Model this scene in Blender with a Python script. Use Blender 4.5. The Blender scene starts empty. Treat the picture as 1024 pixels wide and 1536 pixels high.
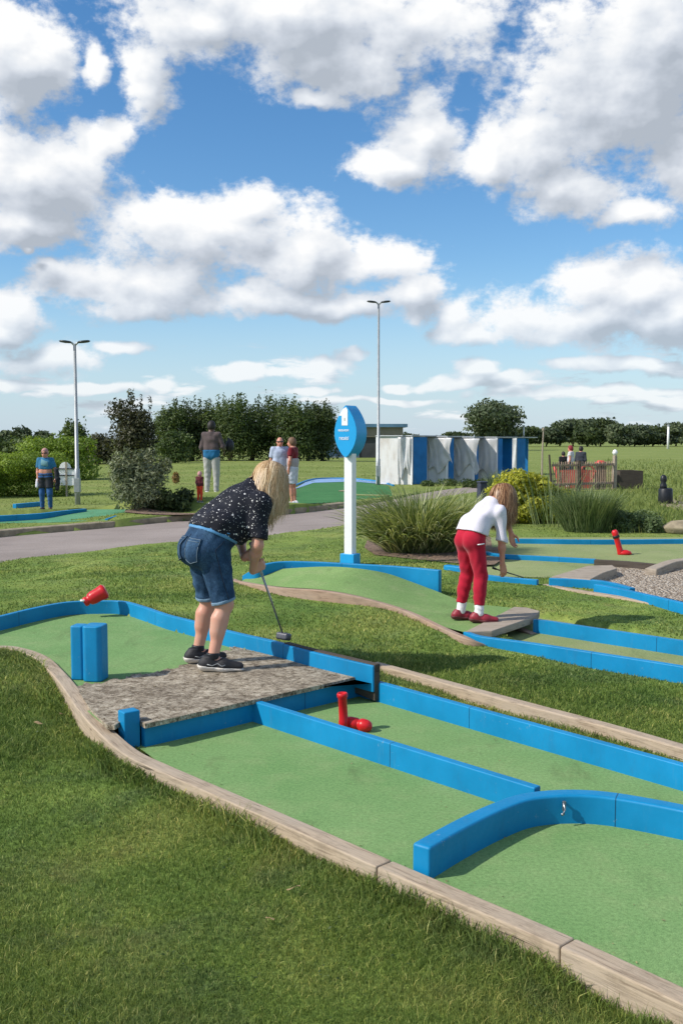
import bpy, bmesh, math, random
import numpy as np
from mathutils import Vector, Matrix

random.seed(7); RNG = np.random.default_rng(7)
scene = bpy.context.scene
COL = scene.collection
rad = math.radians

# ------------------------------------------------------------------ camera
F, HOR = 1500.0, 658.0
CAMZ = 1.75
PITCH = math.atan((768 - HOR) / F)
FW = Vector((0, math.cos(PITCH), -math.sin(PITCH)))
UP = Vector((0, math.sin(PITCH), math.cos(PITCH)))
def ray(px, py):
    return Vector(((px - 512) / F, 0, 0)) + UP * ((768 - py) / F) + FW
def at(px, py, z=0.0):
    d = ray(px, py); t = (z - CAMZ) / d.z
    return Vector((0, 0, CAMZ)) + d * t
def atd(px, py, Y):
    d = ray(px, py)
    return Vector((0, 0, CAMZ)) + d * (Y / d.y)

cam = bpy.data.cameras.new("camera"); camo = bpy.data.objects.new("camera", cam)
COL.objects.link(camo)
cam.sensor_fit = 'VERTICAL'; cam.sensor_height = 36; cam.sensor_width = 24
cam.lens = F / 1536 * 36; cam.clip_start = 0.05; cam.clip_end = 5000
camo.location = (0, 0, CAMZ); camo.rotation_euler = (math.pi / 2 - PITCH, 0, 0)
scene.camera = camo

# ------------------------------------------------------------------ tagging
def tag(o, label=None, cat=None, group=None, kind=None):
    if label: o['label'] = label
    if cat: o['category'] = cat
    if group: o['group'] = group
    if kind: o['kind'] = kind
    return o
def empty(name, loc, rz=0, label=None, cat=None, group=None):
    o = bpy.data.objects.new(name, None); COL.objects.link(o)
    o.location = loc; o.rotation_euler = (0, 0, rz); o.empty_display_size = .1
    return tag(o, label, cat, group)
def link(name, me, mat, parent=None):
    o = bpy.data.objects.new(name, me); COL.objects.link(o)
    if mat is not None:
        me.materials.clear(); me.materials.append(mat)
    if parent: o.parent = parent
    return o
def copy_tree(o, parent=None):
    c = o.copy(); COL.objects.link(c)
    if parent: c.parent = parent
    for ch in list(o.children): copy_tree(ch, c)
    return c

# ------------------------------------------------------------------ mesh builder
def spline(pts, n):
    P = np.array([tuple(p) for p in pts], float)
    P = np.vstack([2 * P[0] - P[1], P, 2 * P[-1] - P[-2]])
    out = []
    for i in range(1, len(P) - 2):
        p0, p1, p2, p3 = P[i - 1], P[i], P[i + 1], P[i + 2]
        for t in np.linspace(0, 1, n, endpoint=False):
            out.append(.5 * (2 * p1 + (p2 - p0) * t + (2 * p0 - 5 * p1 + 4 * p2 - p3) * t * t + (3 * p1 - p0 - 3 * p2 + p3) * t ** 3))
    out.append(P[-2]); return np.array(out)

class MB:
    def __init__(s): s.v = []; s.f = []; s.uv = []; s.mi = []; s.cur = 0
    def face(s, idx, uv=None):
        s.f.append(idx); s.uv.append(uv or [(s.v[i][0], s.v[i][1]) for i in idx]); s.mi.append(s.cur)
    def add(s, pts):
        b = len(s.v); s.v += [tuple(p) for p in pts]; return b
    def box(s, c, size, M=None, taper=1.0):
        c = Vector(c); hx, hy, hz = [q / 2 for q in size]
        P = []
        for z, k in ((-hz, 1), (hz, taper)):
            for x, y in ((-hx, -hy), (hx, -hy), (hx, hy), (-hx, hy)):
                p = Vector((x * k, y * k, z)); P.append(c + (M @ p if M else p))
        b = s.add(P)
        dims = [(3, 2, 1, 0), (4, 5, 6, 7), (0, 1, 5, 4), (1, 2, 6, 5), (2, 3, 7, 6), (3, 0, 4, 7)]
        L = [(size[0], size[1])] * 2 + [(size[0], size[2]), (size[1], size[2])] * 2
        for q, (u, w) in zip(dims, L):
            s.face([b + i for i in q], [(0, 0), (u, 0), (u, w), (0, w)])
        return s
    def prism(s, poly, z0, z1):
        n = len(poly)
        zz0 = z0 if hasattr(z0, '__len__') else [z0] * n; zz1 = z1 if hasattr(z1, '__len__') else [z1] * n
        b = s.add([(p[0], p[1], z) for p, z in zip(poly, zz0)] + [(p[0], p[1], z) for p, z in zip(poly, zz1)])
        s.face([b + i for i in range(n - 1, -1, -1)]); s.face([b + n + i for i in range(n)])
        L = 0
        for i in range(n):
            j = (i + 1) % n; d = math.hypot(poly[j][0] - poly[i][0], poly[j][1] - poly[i][1])
            s.face([b + i, b + j, b + n + j, b + n + i], [(L, zz0[i]), (L + d, zz0[j]), (L + d, zz1[j]), (L, zz1[i])]); L += d
        return s
    def sheet(s, poly):
        b = s.add(poly); s.face([b + i for i in range(len(poly))]); return s
    def sweep(s, P, w, z0, z1, close=True):
        """rectangular bar along P (Nx3, z ignored): width w, bottom z0[i], top z1[i]"""
        P = np.asarray(P); n = len(P)
        T = np.gradient(P[:, :2], axis=0); T /= np.linalg.norm(T, axis=1)[:, None]
        N = np.stack([-T[:, 1], T[:, 0]], 1)
        L = np.concatenate([[0], np.cumsum(np.linalg.norm(np.diff(P[:, :2], axis=0), axis=1))])
        w = np.broadcast_to(w, (n,)); z0 = np.broadcast_to(z0, (n,)); z1 = np.broadcast_to(z1, (n,))
        b = len(s.v)
        for i in range(n):
            l = P[i, :2] + N[i] * w[i] / 2; r = P[i, :2] - N[i] * w[i] / 2
            s.v += [(l[0], l[1], z0[i]), (r[0], r[1], z0[i]), (r[0], r[1], z1[i]), (l[0], l[1], z1[i])]
        for i in range(n - 1):
            a = b + 4 * i; c = a + 4; W = w[i]; H = z1[i] - z0[i]
            prof = [0, W, W + H, 2 * W + H, 2 * W + 2 * H]
            for k in range(4):
                k2 = (k + 1) % 4
                s.face([a + k, c + k, c + k2, a + k2], [(L[i], prof[k]), (L[i + 1], prof[k]), (L[i + 1], prof[k + 1]), (L[i], prof[k + 1])])
        if close:
            s.face([b, b + 1, b + 2, b + 3][::1], [(0, 0), (w[0], 0), (w[0], .1), (0, .1)])
            e = b + 4 * (n - 1)
            s.face([e + 3, e + 2, e + 1, e], [(0, .1), (w[0], .1), (w[0], 0), (0, 0)])
        return s
    def tube(s, P, R, seg=10, cap=True):
        P = [Vector(p) for p in P]; n = len(P)
        R = R if hasattr(R, '__len__') else [R] * n
        ref = Vector((0, 0, 1)); b = len(s.v); L = 0
        for i in range(n):
            t = (P[min(i + 1, n - 1)] - P[max(i - 1, 0)]).normalized()
            u = t.cross(ref if abs(t.z) < .95 else Vector((1, 0, 0))).normalized(); w = u.cross(t)
            for k in range(seg):
                a = 2 * math.pi * k / seg
                s.v.append(tuple(P[i] + (u * math.cos(a) + w * math.sin(a)) * R[i]))
        for i in range(n - 1):
            d = (P[i + 1] - P[i]).length
            for k in range(seg):
                k2 = (k + 1) % seg
                s.face([b + i * seg + k, b + (i + 1) * seg + k, b + (i + 1) * seg + k2, b + i * seg + k2][::-1],
                       [(k / seg, L), (k / seg, L + d), ((k + 1) / seg, L + d), ((k + 1) / seg, L)][::-1])
            L += d
        if cap:
            s.face([b + k for k in range(seg)], [(0, 0)] * seg); e = b + (n - 1) * seg
            s.face([e + k for k in range(seg - 1, -1, -1)], [(0, 0)] * seg)
        return s
    def lathe(s, prof, seg=20, M=None):
        """prof [(r,z)...] about local z"""
        b = len(s.v); n = len(prof)
        for r, z in prof:
            for k in range(seg):
                a = 2 * math.pi * k / seg; p = Vector((r * math.cos(a), r * math.sin(a), z))
                s.v.append(tuple(M @ p if M else p))
        for i in range(n - 1):
            for k in range(seg):
                k2 = (k + 1) % seg
                s.face([b + i * seg + k, b + i * seg + k2, b + (i + 1) * seg + k2, b + (i + 1) * seg + k])
        s.face([b + k for k in range(seg - 1, -1, -1)]); e = b + (n - 1) * seg
        s.face([e + k for k in range(seg)])
        return s
    def mesh(s, name, smooth=False):
        me = bpy.data.meshes.new(name); me.from_pydata(s.v, [], s.f)
        uvl = me.uv_layers.new(name='UVMap')
        i = 0
        flat = [c for f in s.uv for uv in f for c in uv]
        uvl.data.foreach_set('uv', flat)
        if smooth: me.polygons.foreach_set('use_smooth', [True] * len(me.polygons))
        me.update(); return me
    def build(s, name, mat, parent=None, bevel=0, smooth=False, seg=2):
        me = s.mesh(name, smooth)
        bm = bmesh.new(); bm.from_mesh(me); bmesh.ops.recalc_face_normals(bm, faces=bm.faces); bm.to_mesh(me); bm.free()
        o = link(name, me, mat, parent)
        if bevel:
            m = o.modifiers.new('bevel', 'BEVEL'); m.width = bevel; m.segments = seg; m.limit_method = 'ANGLE'; m.angle_limit = rad(42)
            m.harden_normals = False
            me.polygons.foreach_set('use_smooth', [True] * len(me.polygons))
            m2 = o.modifiers.new('wn', 'WEIGHTED_NORMAL'); m2.keep_sharp = True
        return o

def npmesh(name, V, Fc, rnd=None, smooth=False):
    me = bpy.data.meshes.new(name)
    V = np.ascontiguousarray(V, np.float32); Fc = np.ascontiguousarray(Fc, np.int32)
    k = Fc.shape[1]
    me.vertices.add(len(V)); me.vertices.foreach_set('co', V.ravel())
    me.loops.add(Fc.size); me.loops.foreach_set('vertex_index', Fc.ravel())
    me.polygons.add(len(Fc)); me.polygons.foreach_set('loop_start', np.arange(0, Fc.size, k, dtype=np.int32))
    if rnd is not None:
        a = me.attributes.new('rnd', 'FLOAT', 'FACE'); a.data.foreach_set('value', np.ascontiguousarray(rnd, np.float32))
    me.update(calc_edges=True)
    me.polygons.foreach_set('use_smooth', np.full(len(Fc), smooth))
    return me

# ------------------------------------------------------------------ materials
class NT:
    def __init__(s, name):
        s.m = bpy.data.materials.new(name); s.m.use_nodes = True
        s.t = s.m.node_tree; s.n = s.t.nodes; s.l = s.t.links
        s.b = s.n['Principled BSDF']
        s.out = [x for x in s.n if x.type == 'OUTPUT_MATERIAL'][0]
    def new(s, typ, **kw):
        x = s.n.new(typ)
        for k, v in kw.items():
            if k.startswith('i_'): x.inputs[k[2:].replace('_', ' ')].default_value = v
            else: setattr(x, k, v)
        return x
    def ln(s, a, b): s.l.new(a, b)
    def coord(s, kind='Object', scale=(1, 1, 1)):
        tc = s.new('ShaderNodeTexCoord'); mp = s.new('ShaderNodeMapping'); mp.inputs['Scale'].default_value = scale
        s.ln(tc.outputs[kind], mp.inputs[0]); return mp.outputs[0]
    def worldpos(s, scale=(1, 1, 1)):
        g = s.new('ShaderNodeNewGeometry'); mp = s.new('ShaderNodeMapping'); mp.inputs['Scale'].default_value = scale
        s.ln(g.outputs['Position'], mp.inputs[0]); return mp.outputs[0]
    def noise(s, vec, scale, detail=4, rough=.55, dist=0):
        x = s.new('ShaderNodeTexNoise'); x.inputs['Scale'].default_value = scale; x.inputs['Detail'].default_value = detail
        x.inputs['Roughness'].default_value = rough; x.inputs['Distortion'].default_value = dist
        s.ln(vec, x.inputs['Vector']); return x.outputs['Fac']
    def ramp(s, fac, stops):
        r = s.new('ShaderNodeValToRGB'); e = r.color_ramp.elements
        while len(e) < len(stops): e.new(.5)
        for q, (p, c) in zip(e, stops):
            q.position = p; q.color = tuple(c) + (1,) if len(c) == 3 else c
        s.ln(fac, r.inputs[0]); return r.outputs[0]
    def mix(s, fac, a, b, mode='MIX'):
        x = s.new('ShaderNodeMix'); x.data_type = 'RGBA'; x.blend_type = mode; x.clamp_factor = True
        for sock, v in ((x.inputs[0], fac), (x.inputs[6], a), (x.inputs[7], b)):
            if hasattr(v, 'is_output'): s.ln(v, sock)
            elif isinstance(v, (int, float)): sock.default_value = v
            else: sock.default_value = tuple(v) + (1,)
        return x.outputs[2]
    def math(s, op, a, b=0.0, c=0.0):
        x = s.new('ShaderNodeMath'); x.operation = op
        for i, v in enumerate((a, b, c)):
            if hasattr(v, 'is_output'): s.ln(v, x.inputs[i])
            else: x.inputs[i].default_value = v
        return x.outputs[0]
    def bump(s, h, strength=.3, dist=.01):
        x = s.new('ShaderNodeBump'); x.inputs['Strength'].default_value = strength; x.inputs['Distance'].default_value = dist
        s.ln(h, x.inputs['Height']); s.ln(x.outputs[0], s.b.inputs['Normal']); return x
    def set(s, color=None, rough=.6, metal=0, spec=.5):
        if color is not None:
            if hasattr(color, 'is_output'): s.ln(color, s.b.inputs['Base Color'])
            else: s.b.inputs['Base Color'].default_value = tuple(color) + (1,)
        if hasattr(rough, 'is_output'): s.ln(rough, s.b.inputs['Roughness'])
        else: s.b.inputs['Roughness'].default_value = rough
        s.b.inputs['Metallic'].default_value = metal; s.b.inputs['Specular IOR Level'].default_value = spec
        return s.m

def plain(name, c, rough=.6, var=.15, scale=12, bump=.1, metal=0, spec=.4, dist=.004):
    t = NT(name); v = t.coord('Object'); n = t.noise(v, scale, 5, .6)
    d = tuple(max(0, x * (1 - var)) for x in c); l = tuple(min(1, x * (1 + var)) for x in c)
    col = t.ramp(n, [(.3, d), (.7, l)])
    n2 = t.noise(v, scale * 6, 4)
    t.bump(n2, bump, dist)
    return t.set(col, rough, metal, spec)

def blue_paint(name='blue_paint', base=(.003, .222, .465)):
    t = NT(name); v = t.worldpos(); n = t.noise(v, 2.2, 6, .6); n2 = t.noise(v, 60, 5, .65)
    col = t.mix(t.ramp(n, [(.35, (0, 0, 0)), (.7, (1, 1, 1))]), tuple(x * .84 for x in base), tuple(min(1, x * 1.12 + .004) for x in base))
    # weathered scuffs and grime
    sc = t.ramp(n2, [(.66, (0, 0, 0)), (.74, (1, 1, 1))]); big = t.ramp(t.noise(v, 5, 3), [(.5, (0, 0, 0)), (.68, (1, 1, 1))])
    col = t.mix(t.math('MULTIPLY', t.math('MULTIPLY', sc, big), .55), col, (.16, .38, .55))
    grime = t.ramp(t.noise(t.worldpos((1, 1, .35)), 9, 6, .7), [(.55, (0, 0, 0)), (.8, (1, 1, 1))])
    col = t.mix(t.math('MULTIPLY', grime, .32), col, (.03, .10, .18))
    uvs = t.new('ShaderNodeSeparateXYZ'); t.ln(t.coord('UV'), uvs.inputs[0])
    jl = t.math('LESS_THAN', t.math('FRACT', t.math('ADD', t.math('DIVIDE', uvs.outputs[0], 1.83), .35)), .0028)
    col = t.mix(t.math('MULTIPLY', jl, .85), col, (.004, .03, .07))
    ch = t.ramp(t.noise(v, 26, 9, .8), [(.625, (0, 0, 0)), (.65, (1, 1, 1))]); cw = t.ramp(t.noise(v, 2.6, 3), [(.52, (0, 0, 0)), (.62, (1, 1, 1))])
    col = t.mix(t.math('MULTIPLY', t.math('MULTIPLY', ch, cw), .8), col, (.30, .36, .38))
    run = t.ramp(t.noise(t.worldpos((1, 1, .12)), 22, 5, .7), [(.6, (0, 0, 0)), (.75, (1, 1, 1))])
    col = t.mix(t.math('MULTIPLY', run, .25), col, (.10, .26, .40))
    t.bump(t.noise(v, 45, 5), .12, .003)
    return t.set(col, t.ramp(n2, [(.3, (.38,) * 3), (.7, (.6,) * 3)]), 0, .28)

def turf_mat(name, c, c2, grain=260, patch=(.2, .3, .1)):
    t = NT(name); v = t.worldpos()
    g = t.noise(v, grain, 3, .7); m = t.noise(v, 60, 4, .7); b = t.noise(v, 1.1, 5, .6); b2 = t.noise(v, 4.0, 6, .65)
    col = t.mix(t.ramp(b, [(.35, (0, 0, 0)), (.68, (1, 1, 1))]), c, c2)
    col = t.mix(t.math('MULTIPLY', t.ramp(b2, [(.5, (0, 0, 0)), (.7, (1, 1, 1))]), .5), col, patch)
    gm = t.math('ADD', t.math('MULTIPLY', g, .62), t.math('MULTIPLY', m, .38))
    col = t.mix(1.0, col, t.ramp(gm, [(.36, (.5, .54, .5)), (.5, (.97, .97, .97)), (.64, (1.45, 1.42, 1.38))]), 'MULTIPLY')
    # trodden dirt marks and damp stains with outlines of their own
    s1 = t.noise(t.worldpos((1, .6, 1)), 2.6, 8, .72, .6); s2 = t.noise(v, 14, 6, .75)
    col = t.mix(t.math('MULTIPLY', t.ramp(s1, [(.57, (0, 0, 0)), (.68, (1, 1, 1))]), .42), col, (.10, .13, .055))
    col = t.mix(t.math('MULTIPLY', t.ramp(s2, [(.67, (0, 0, 0)), (.75, (1, 1, 1))]), .35), col, (.33, .37, .19))
    t.bump(gm, .5, .006)
    return t.set(col, .92, 0, .12)

def wood_mat(name, light, dark, grey):
    t = NT(name); v = t.coord('UV', (3, 40, 1)); v2 = t.coord('UV', (1.2, 6, 1))
    g = t.noise(v, 1.6, 6, .65, 1.2); b = t.noise(v2, 1.2, 5, .6)
    w = t.worldpos()
    col = t.ramp(g, [(.28, dark), (.5, light), (.75, tuple(min(1, x * 1.18) for x in light))])
    col = t.mix(t.math('MULTIPLY', t.ramp(b, [(.4, (0, 0, 0)), (.7, (1, 1, 1))]), .7), col, grey)
    cr = t.ramp(t.noise(t.coord('UV', (2.2, 70, 1)), 1.0, 3, .5, .4), [(.28, (1, 1, 1)), (.34, (0, 0, 0))])
    col = t.mix(t.math('MULTIPLY', cr, .75), col, (.03, .024, .02))
    kn = t.new('ShaderNodeTexVoronoi'); kn.inputs['Scale'].default_value = 1; t.ln(t.coord('UV', (1.5, 9, 1)), kn.inputs['Vector'])
    col = t.mix(t.math('MULTIPLY', t.ramp(kn.outputs['Distance'], [(.06, (1, 1, 1)), (.11, (0, 0, 0))]), .6), col, (.07, .05, .04))
    dirt = t.ramp(t.noise(w, 7, 6, .7), [(.52, (0, 0, 0)), (.72, (1, 1, 1))])
    col = t.mix(t.math('MULTIPLY', dirt, .35), col, (.09, .075, .05))
    t.bump(t.math('ADD', g, t.math('MULTIPLY', cr, -1.0)), .55, .006)
    return t.set(col, .85, 0, .2)

def leaf_mat(name, dark, mid, light, trans=.35, rough=.55):
    t = NT(name)
    a = t.new('ShaderNodeAttribute'); a.attribute_name = 'rnd'
    n = t.noise(t.worldpos(), 1.3, 3)
    f = t.math('ADD', t.math('MULTIPLY', a.outputs['Fac'], .7), t.math('MULTIPLY', n, .3))
    col = t.ramp(f, [(.15, dark), (.5, mid), (.85, light)])
    t.set(col, rough, 0, .3)
    tr = t.new('ShaderNodeBsdfTranslucent'); t.ln(t.mix(1.0, col, (1.25, 1.2, .6), 'MULTIPLY'), tr.inputs[0])
    mx = t.new('ShaderNodeMixShader'); mx.inputs[0].default_value = trans
    t.ln(t.b.outputs[0], mx.inputs[1]); t.ln(tr.outputs[0], mx.inputs[2]); t.ln(mx.outputs[0], t.out.inputs[0])
    return t.m

def grass_mat(name, blades=True):
    t = NT(name); v = t.worldpos()
    b = t.noise(v, .9, 5, .6, .5); b2 = t.noise(v, 3.2, 5, .65)
    sep = t.new('ShaderNodeSeparateXYZ'); t.ln(v, sep.inputs[0])
    cool = t.ramp(t.noise(v, 1.7, 6, .65, .8), [(.5, (0, 0, 0)), (.66, (1, 1, 1))])
    base = t.ramp(b, [(.34, (.108, .182, .039)), (.5, (.174, .248, .055)), (.66, (.255, .305, .08))])
    base = t.mix(t.math('MULTIPLY', cool, .55), base, (.105, .155, .062))
    if blades:
        a = t.new('ShaderNodeAttribute'); a.attribute_name = 'rnd'
        col = t.mix(1.0, base, t.ramp(a.outputs['Fac'], [(0, (.55, .6, .5)), (.5, (1, 1, 1)), (.86, (1.5, 1.4, 1.3)), (.94, (2.3, 1.75, 1.9)), (1, (3.6, 2.5, 3.6))]), 'MULTIPLY')
    else:
        g = t.noise(v, 90, 4, .7)
        g = t.math('ADD', t.math('MULTIPLY', g, .6), t.math('MULTIPLY', t.noise(t.worldpos((1, .35, 1)), 9, 6, .7), .4))
        col = t.mix(1.0, base, t.ramp(g, [(.35, (.55, .55, .5)), (.5, (1, 1, 1)), (.65, (1.5, 1.45, 1.4))]), 'MULTIPLY')
    dry = t.ramp(b2, [(.6, (0, 0, 0)), (.78, (1, 1, 1))])
    col = t.mix(t.math('MULTIPLY', dry, .45), col, (.30, .245, .11))
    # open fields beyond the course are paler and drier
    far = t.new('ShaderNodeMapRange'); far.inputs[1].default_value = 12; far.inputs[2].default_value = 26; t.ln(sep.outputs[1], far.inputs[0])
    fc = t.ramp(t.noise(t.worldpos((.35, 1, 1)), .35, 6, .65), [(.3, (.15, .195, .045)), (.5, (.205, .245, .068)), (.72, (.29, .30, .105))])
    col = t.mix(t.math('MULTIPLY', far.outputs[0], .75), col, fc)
    if blades:
        t.set(col, .55, 0, .25)
        tr = t.new('ShaderNodeBsdfTranslucent'); t.ln(col, tr.inputs[0])
        mx = t.new('ShaderNodeMixShader'); mx.inputs[0].default_value = .4
        t.ln(t.b.outputs[0], mx.inputs[1]); t.ln(tr.outputs[0], mx.inputs[2]); t.ln(mx.outputs[0], t.out.inputs[0])
        return t.m
    t.bump(g, .6, .02)
    return t.set(col, .9, 0, .1)

M = {}
M['blue'] = blue_paint()
M['blue_deep'] = blue_paint('blue_panel_paint', (.004, .15, .42))
M['sign_blue'] = plain('sign_blue', (.012, .33, .70), .38, .06, 4, .03)
M['turf'] = turf_mat('green_felt', (.16, .295, .105), (.215, .345, .135), patch=(.27, .355, .155))
M['turf_ramp'] = turf_mat('worn_felt', (.17, .285, .095), (.23, .345, .125), patch=(.29, .34, .16))
M['turf_pale'] = turf_mat('pale_felt', (.23, .28, .115), (.29, .33, .15), 150, patch=(.31, .31, .18))
M['turf_teal'] = turf_mat('teal_felt', (.09, .26, .14), (.12, .31, .17), 80, patch=(.16, .28, .14))
M['turf_deep'] = turf_mat('deep_felt', (.05, .17, .06), (.07, .21, .075), 80, patch=(.1, .2, .08))
M['wood'] = wood_mat('weathered_timber', (.42, .33, .235), (.17, .12, .08), (.44, .37, .29))
M['wood_red'] = wood_mat('red_brown_timber', (.36, .25, .18), (.20, .13, .09), (.38, .30, .24))
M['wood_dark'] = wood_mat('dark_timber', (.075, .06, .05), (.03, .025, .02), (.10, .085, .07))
M['wood_grey'] = wood_mat('grey_timber', (.36, .30, .235), (.19, .15, .11), (.38, .33, .27))
M['stone'] = plain('kerb_stone', (.27, .225, .15), .9, .35, 6, .5, dist=.02)
M['white'] = plain('white_paint', (.80, .80, .81), .45, .04, 3, .05)
M['grey_metal'] = plain('grey_metal', (.33, .35, .36), .45, .15, 5, .05, .35)
M['dark_metal'] = plain('dark_metal', (.06, .065, .07), .4, .2, 20, .05, .5)
M['steel'] = plain('brushed_steel', (.30, .31, .33), .32, .12, 30, .05, .85)
M['black'] = plain('black_plastic', (.012, .013, .017), .45, .25, 20, .05)
M['red'] = plain('red_plastic', (.56, .012, .016), .35, .15, 9, .06)
M['red_dull'] = plain('faded_red_plastic', (.55, .07, .05), .5, .2, 9, .1)
M['bark'] = plain('bark', (.10, .075, .055), .9, .4, 9, .8, dist=.03)
def asphalt():
    t = NT('asphalt'); v = t.worldpos()
    c = t.ramp(t.noise(v, .5, 6, .6), [(.3, (.25, .21, .185)), (.7, (.34, .29, .26))])
    c = t.mix(1.0, c, t.ramp(t.noise(v, 70, 4, .7), [(.35, (.75,) * 3), (.65, (1.25,) * 3)]), 'MULTIPLY')
    c = t.mix(t.math('MULTIPLY', t.ramp(t.noise(t.worldpos((.35, 1.6, 1)), 1.3, 5, .6), [(.58, (0, 0, 0)), (.7, (1, 1, 1))]), .35), c, (.15, .125, .11))
    t.bump(t.noise(v, 120, 4), .4, .01); return t.set(c, .9, 0, .2)
M['path'] = asphalt()
def slab_mat():
    t = NT('rough_concrete'); v = t.worldpos()
    n = t.noise(v, 17, 9, .78, .5); b = t.noise(v, 3.2, 6, .7); f = t.noise(v, 130, 5, .75)
    st = t.noise(t.worldpos((1.0, 2.4, 1)), 42, 5, .7, .8)
    c = t.ramp(t.math('ADD', t.math('MULTIPLY', n, .55), t.math('MULTIPLY', st, .45)), [(.39, (.055, .041, .028)), (.46, (.20, .16, .112)), (.52, (.45, .385, .29)), (.61, (.68, .61, .48))])
    c = t.mix(t.math('MULTIPLY', t.ramp(b, [(.45, (0, 0, 0)), (.7, (1, 1, 1))]), .5), c, (.13, .105, .08))
    c = t.mix(1.0, c, t.ramp(f, [(.35, (.62,) * 3), (.65, (1.35,) * 3)]), 'MULTIPLY')
    t.bump(t.math('ADD', n, t.math('MULTIPLY', f, .6)), .9, .012); return t.set(c, .95, 0, .1)
M['slab'] = slab_mat()
def gravel_mat():
    t = NT('gravel'); v = t.worldpos(); vo = t.new('ShaderNodeTexVoronoi'); vo.inputs['Scale'].default_value = 38; t.ln(v, vo.inputs['Vector'])
    sp = t.new('ShaderNodeSeparateColor'); t.ln(vo.outputs['Color'], sp.inputs[0])
    c = t.ramp(sp.outputs[0], [(0, (.26, .19, .13)), (.5, (.50, .41, .31)), (1, (.72, .65, .54))])
    c = t.mix(t.ramp(vo.outputs['Distance'], [(.45, (0, 0, 0)), (.85, (1, 1, 1))]), c, (.16, .12, .085))
    t.bump(t.math('MULTIPLY', vo.outputs['Distance'], -1.0), 1.0, .03); return t.set(c, .9, 0, .2)
M['gravel'] = gravel_mat()
M['soil'] = plain('bark_mulch', (.27, .185, .13), .95, .55, 22, 1.0, dist=.03)
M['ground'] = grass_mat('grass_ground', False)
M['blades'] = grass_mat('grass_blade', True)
# ------------------------------------------------------------------ terrain heights from surveyed points
GP = [(0,1536,-.07),(500,1536,-.1),(900,1530,-.1),(300,1300,-.08),(100,1200,-.04),(0,1100,.02),(60,1005,.10),(0,988,.11),(160,1125,.0),(205,1160,-.045),
      (400,1245,-.05),(600,1325,-.05),(850,1435,-.055),(1024,1515,-.06),(1250,1600,-.06),(-150,1000,.1),(-200,1300,-.05),
      (20,900,.19),(150,885,.19),(300,922,.20),(430,955,.20),(500,972,.17),(560,984,.12),(600,992,.06),(610,1010,.0),(800,1060,-.005),(1024,1125,-.005),(700,1000,.03),(900,1020,.0),(1024,1040,.0),
      (500,910,.15),(620,945,.09),(400,862,.17),(200,842,.1),(0,860,-.05),(500,802,.08),(650,850,.1),(900,905,.05),(1024,930,.04),(950,900,.06),(740,872,.08),
      (-150,880,-.15),(0,855,-.13),(130,838,-.1),(277,822,-.03),(396,812,.0),(514,795,.03),(600,780,.02),
      (0,790,-.08),(100,760,-.1),(0,745,-.1),(180,757,-.1),(280,770,.0),(300,742,.33),(330,738,.36),(318,745,.34),(345,742,.3),(430,757,.02),(440,747,.02),(560,735,.03),(640,715,0),
      (800,795,.08),(1000,800,.08),(880,730,.05),(1000,740,.05),(980,700,.02),(800,690,0),(600,690,0),(300,695,.25),(400,695,.15),(200,705,.05),(100,700,-.05),
      (512,672,0),(200,668,0),(900,668,0),(0,675,0),(1100,690,0),(-100,720,-.05),(1150,760,.05)]
_g = np.array([[*at(x, y, z)[:2], z] for x, y, z in GP] + [[-500, 100, 0], [500, 100, 0], [0, 900, 0], [-500, 900, 0], [600, 900, 0], [-6, 0, -.08], [0, 0, -.1], [6, 0, -.08], [12, 8, 0], [-12, 8, 0]])
def gz(x, y):
    x = np.atleast_1d(np.asarray(x, float)); y = np.atleast_1d(np.asarray(y, float)); out = np.zeros(len(x))
    for i in range(0, len(x), 20000):
        dx = x[i:i + 20000, None] - _g[None, :, 0]; dy = y[i:i + 20000, None] - _g[None, :, 1]
        r = np.hypot(x[i:i + 20000], y[i:i + 20000])[:, None]
        w = 1 / ((dx * dx + dy * dy) + (.02 * r) ** 2) ** 2.0
        out[i:i + 20000] = (w * _g[None, :, 2]).sum(1) / w.sum(1)
    return out
def gzz(x, y): return float(gz([x], [y])[0])
def base(px, py):
    z = 0
    for _ in range(6):
        p = at(px, py, z); z = .5 * z + .5 * gzz(p.x, p.y)
    return Vector((p.x, p.y, gzz(p.x, p.y)))
def pl(pts, z=None):
    return [at(*p) if len(p) == 3 else at(p[0], p[1], z) for p in pts]
def inpoly(x, y, poly):
    r = np.zeros(len(x), bool); n = len(poly)
    for i in range(n):
        x0, y0 = poly[i][0], poly[i][1]; x1, y1 = poly[(i + 1) % n][0], poly[(i + 1) % n][1]
        if y0 == y1: continue
        c = ((y0 > y) != (y1 > y)) & (x < (x1 - x0) * (y - y0) / (y1 - y0) + x0)
        r ^= c
    return r

# ------------------------------------------------------------------ layout lines
KERB = spline(pl([(-160,1000,.16),(-60,976,.16),(0,970,.16),(32,974,.16),(63,986,.16),(83,1004,.155),(104,1028,.15),(131,1066,.13),(164,1101,.095),(199,1129,.055),(240,1149,.04),(330,1188,.035),(440,1235,.035),(560,1288,.035),(690,1344,.035),(850,1413,.035),(1024,1493,.035),(1300,1620,.035)]), 8)
RIM = spline(pl([(-160,950,.25),(-60,938,.25),(0,924,.25),(50,912,.25),(100,903,.25),(149,901,.25),(186,902,.25),(216,910,.25),(252,922,.25),(292,932,.25),(343,946,.25),(413,962,.25),(466,976,.25),(513,987,.25),(563,998,.25)]), 6)
up_poly = [tuple(p) for p in RIM] + [tuple(at(535,1003,.13))] + [tuple(at(230,1074,.13))] + [tuple(p) for p in KERB[::-1] if p[2] > .1]
LOW = pl([(205,1119),(178,1098),(190,1085),(400,1055),(556,1030),(1024,1160),(1350,1250),(1350,1646),(1024,1494),(854,1414),(696,1345),(560,1288),(450,1239),(340,1191),(252,1153)], 0)
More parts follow.
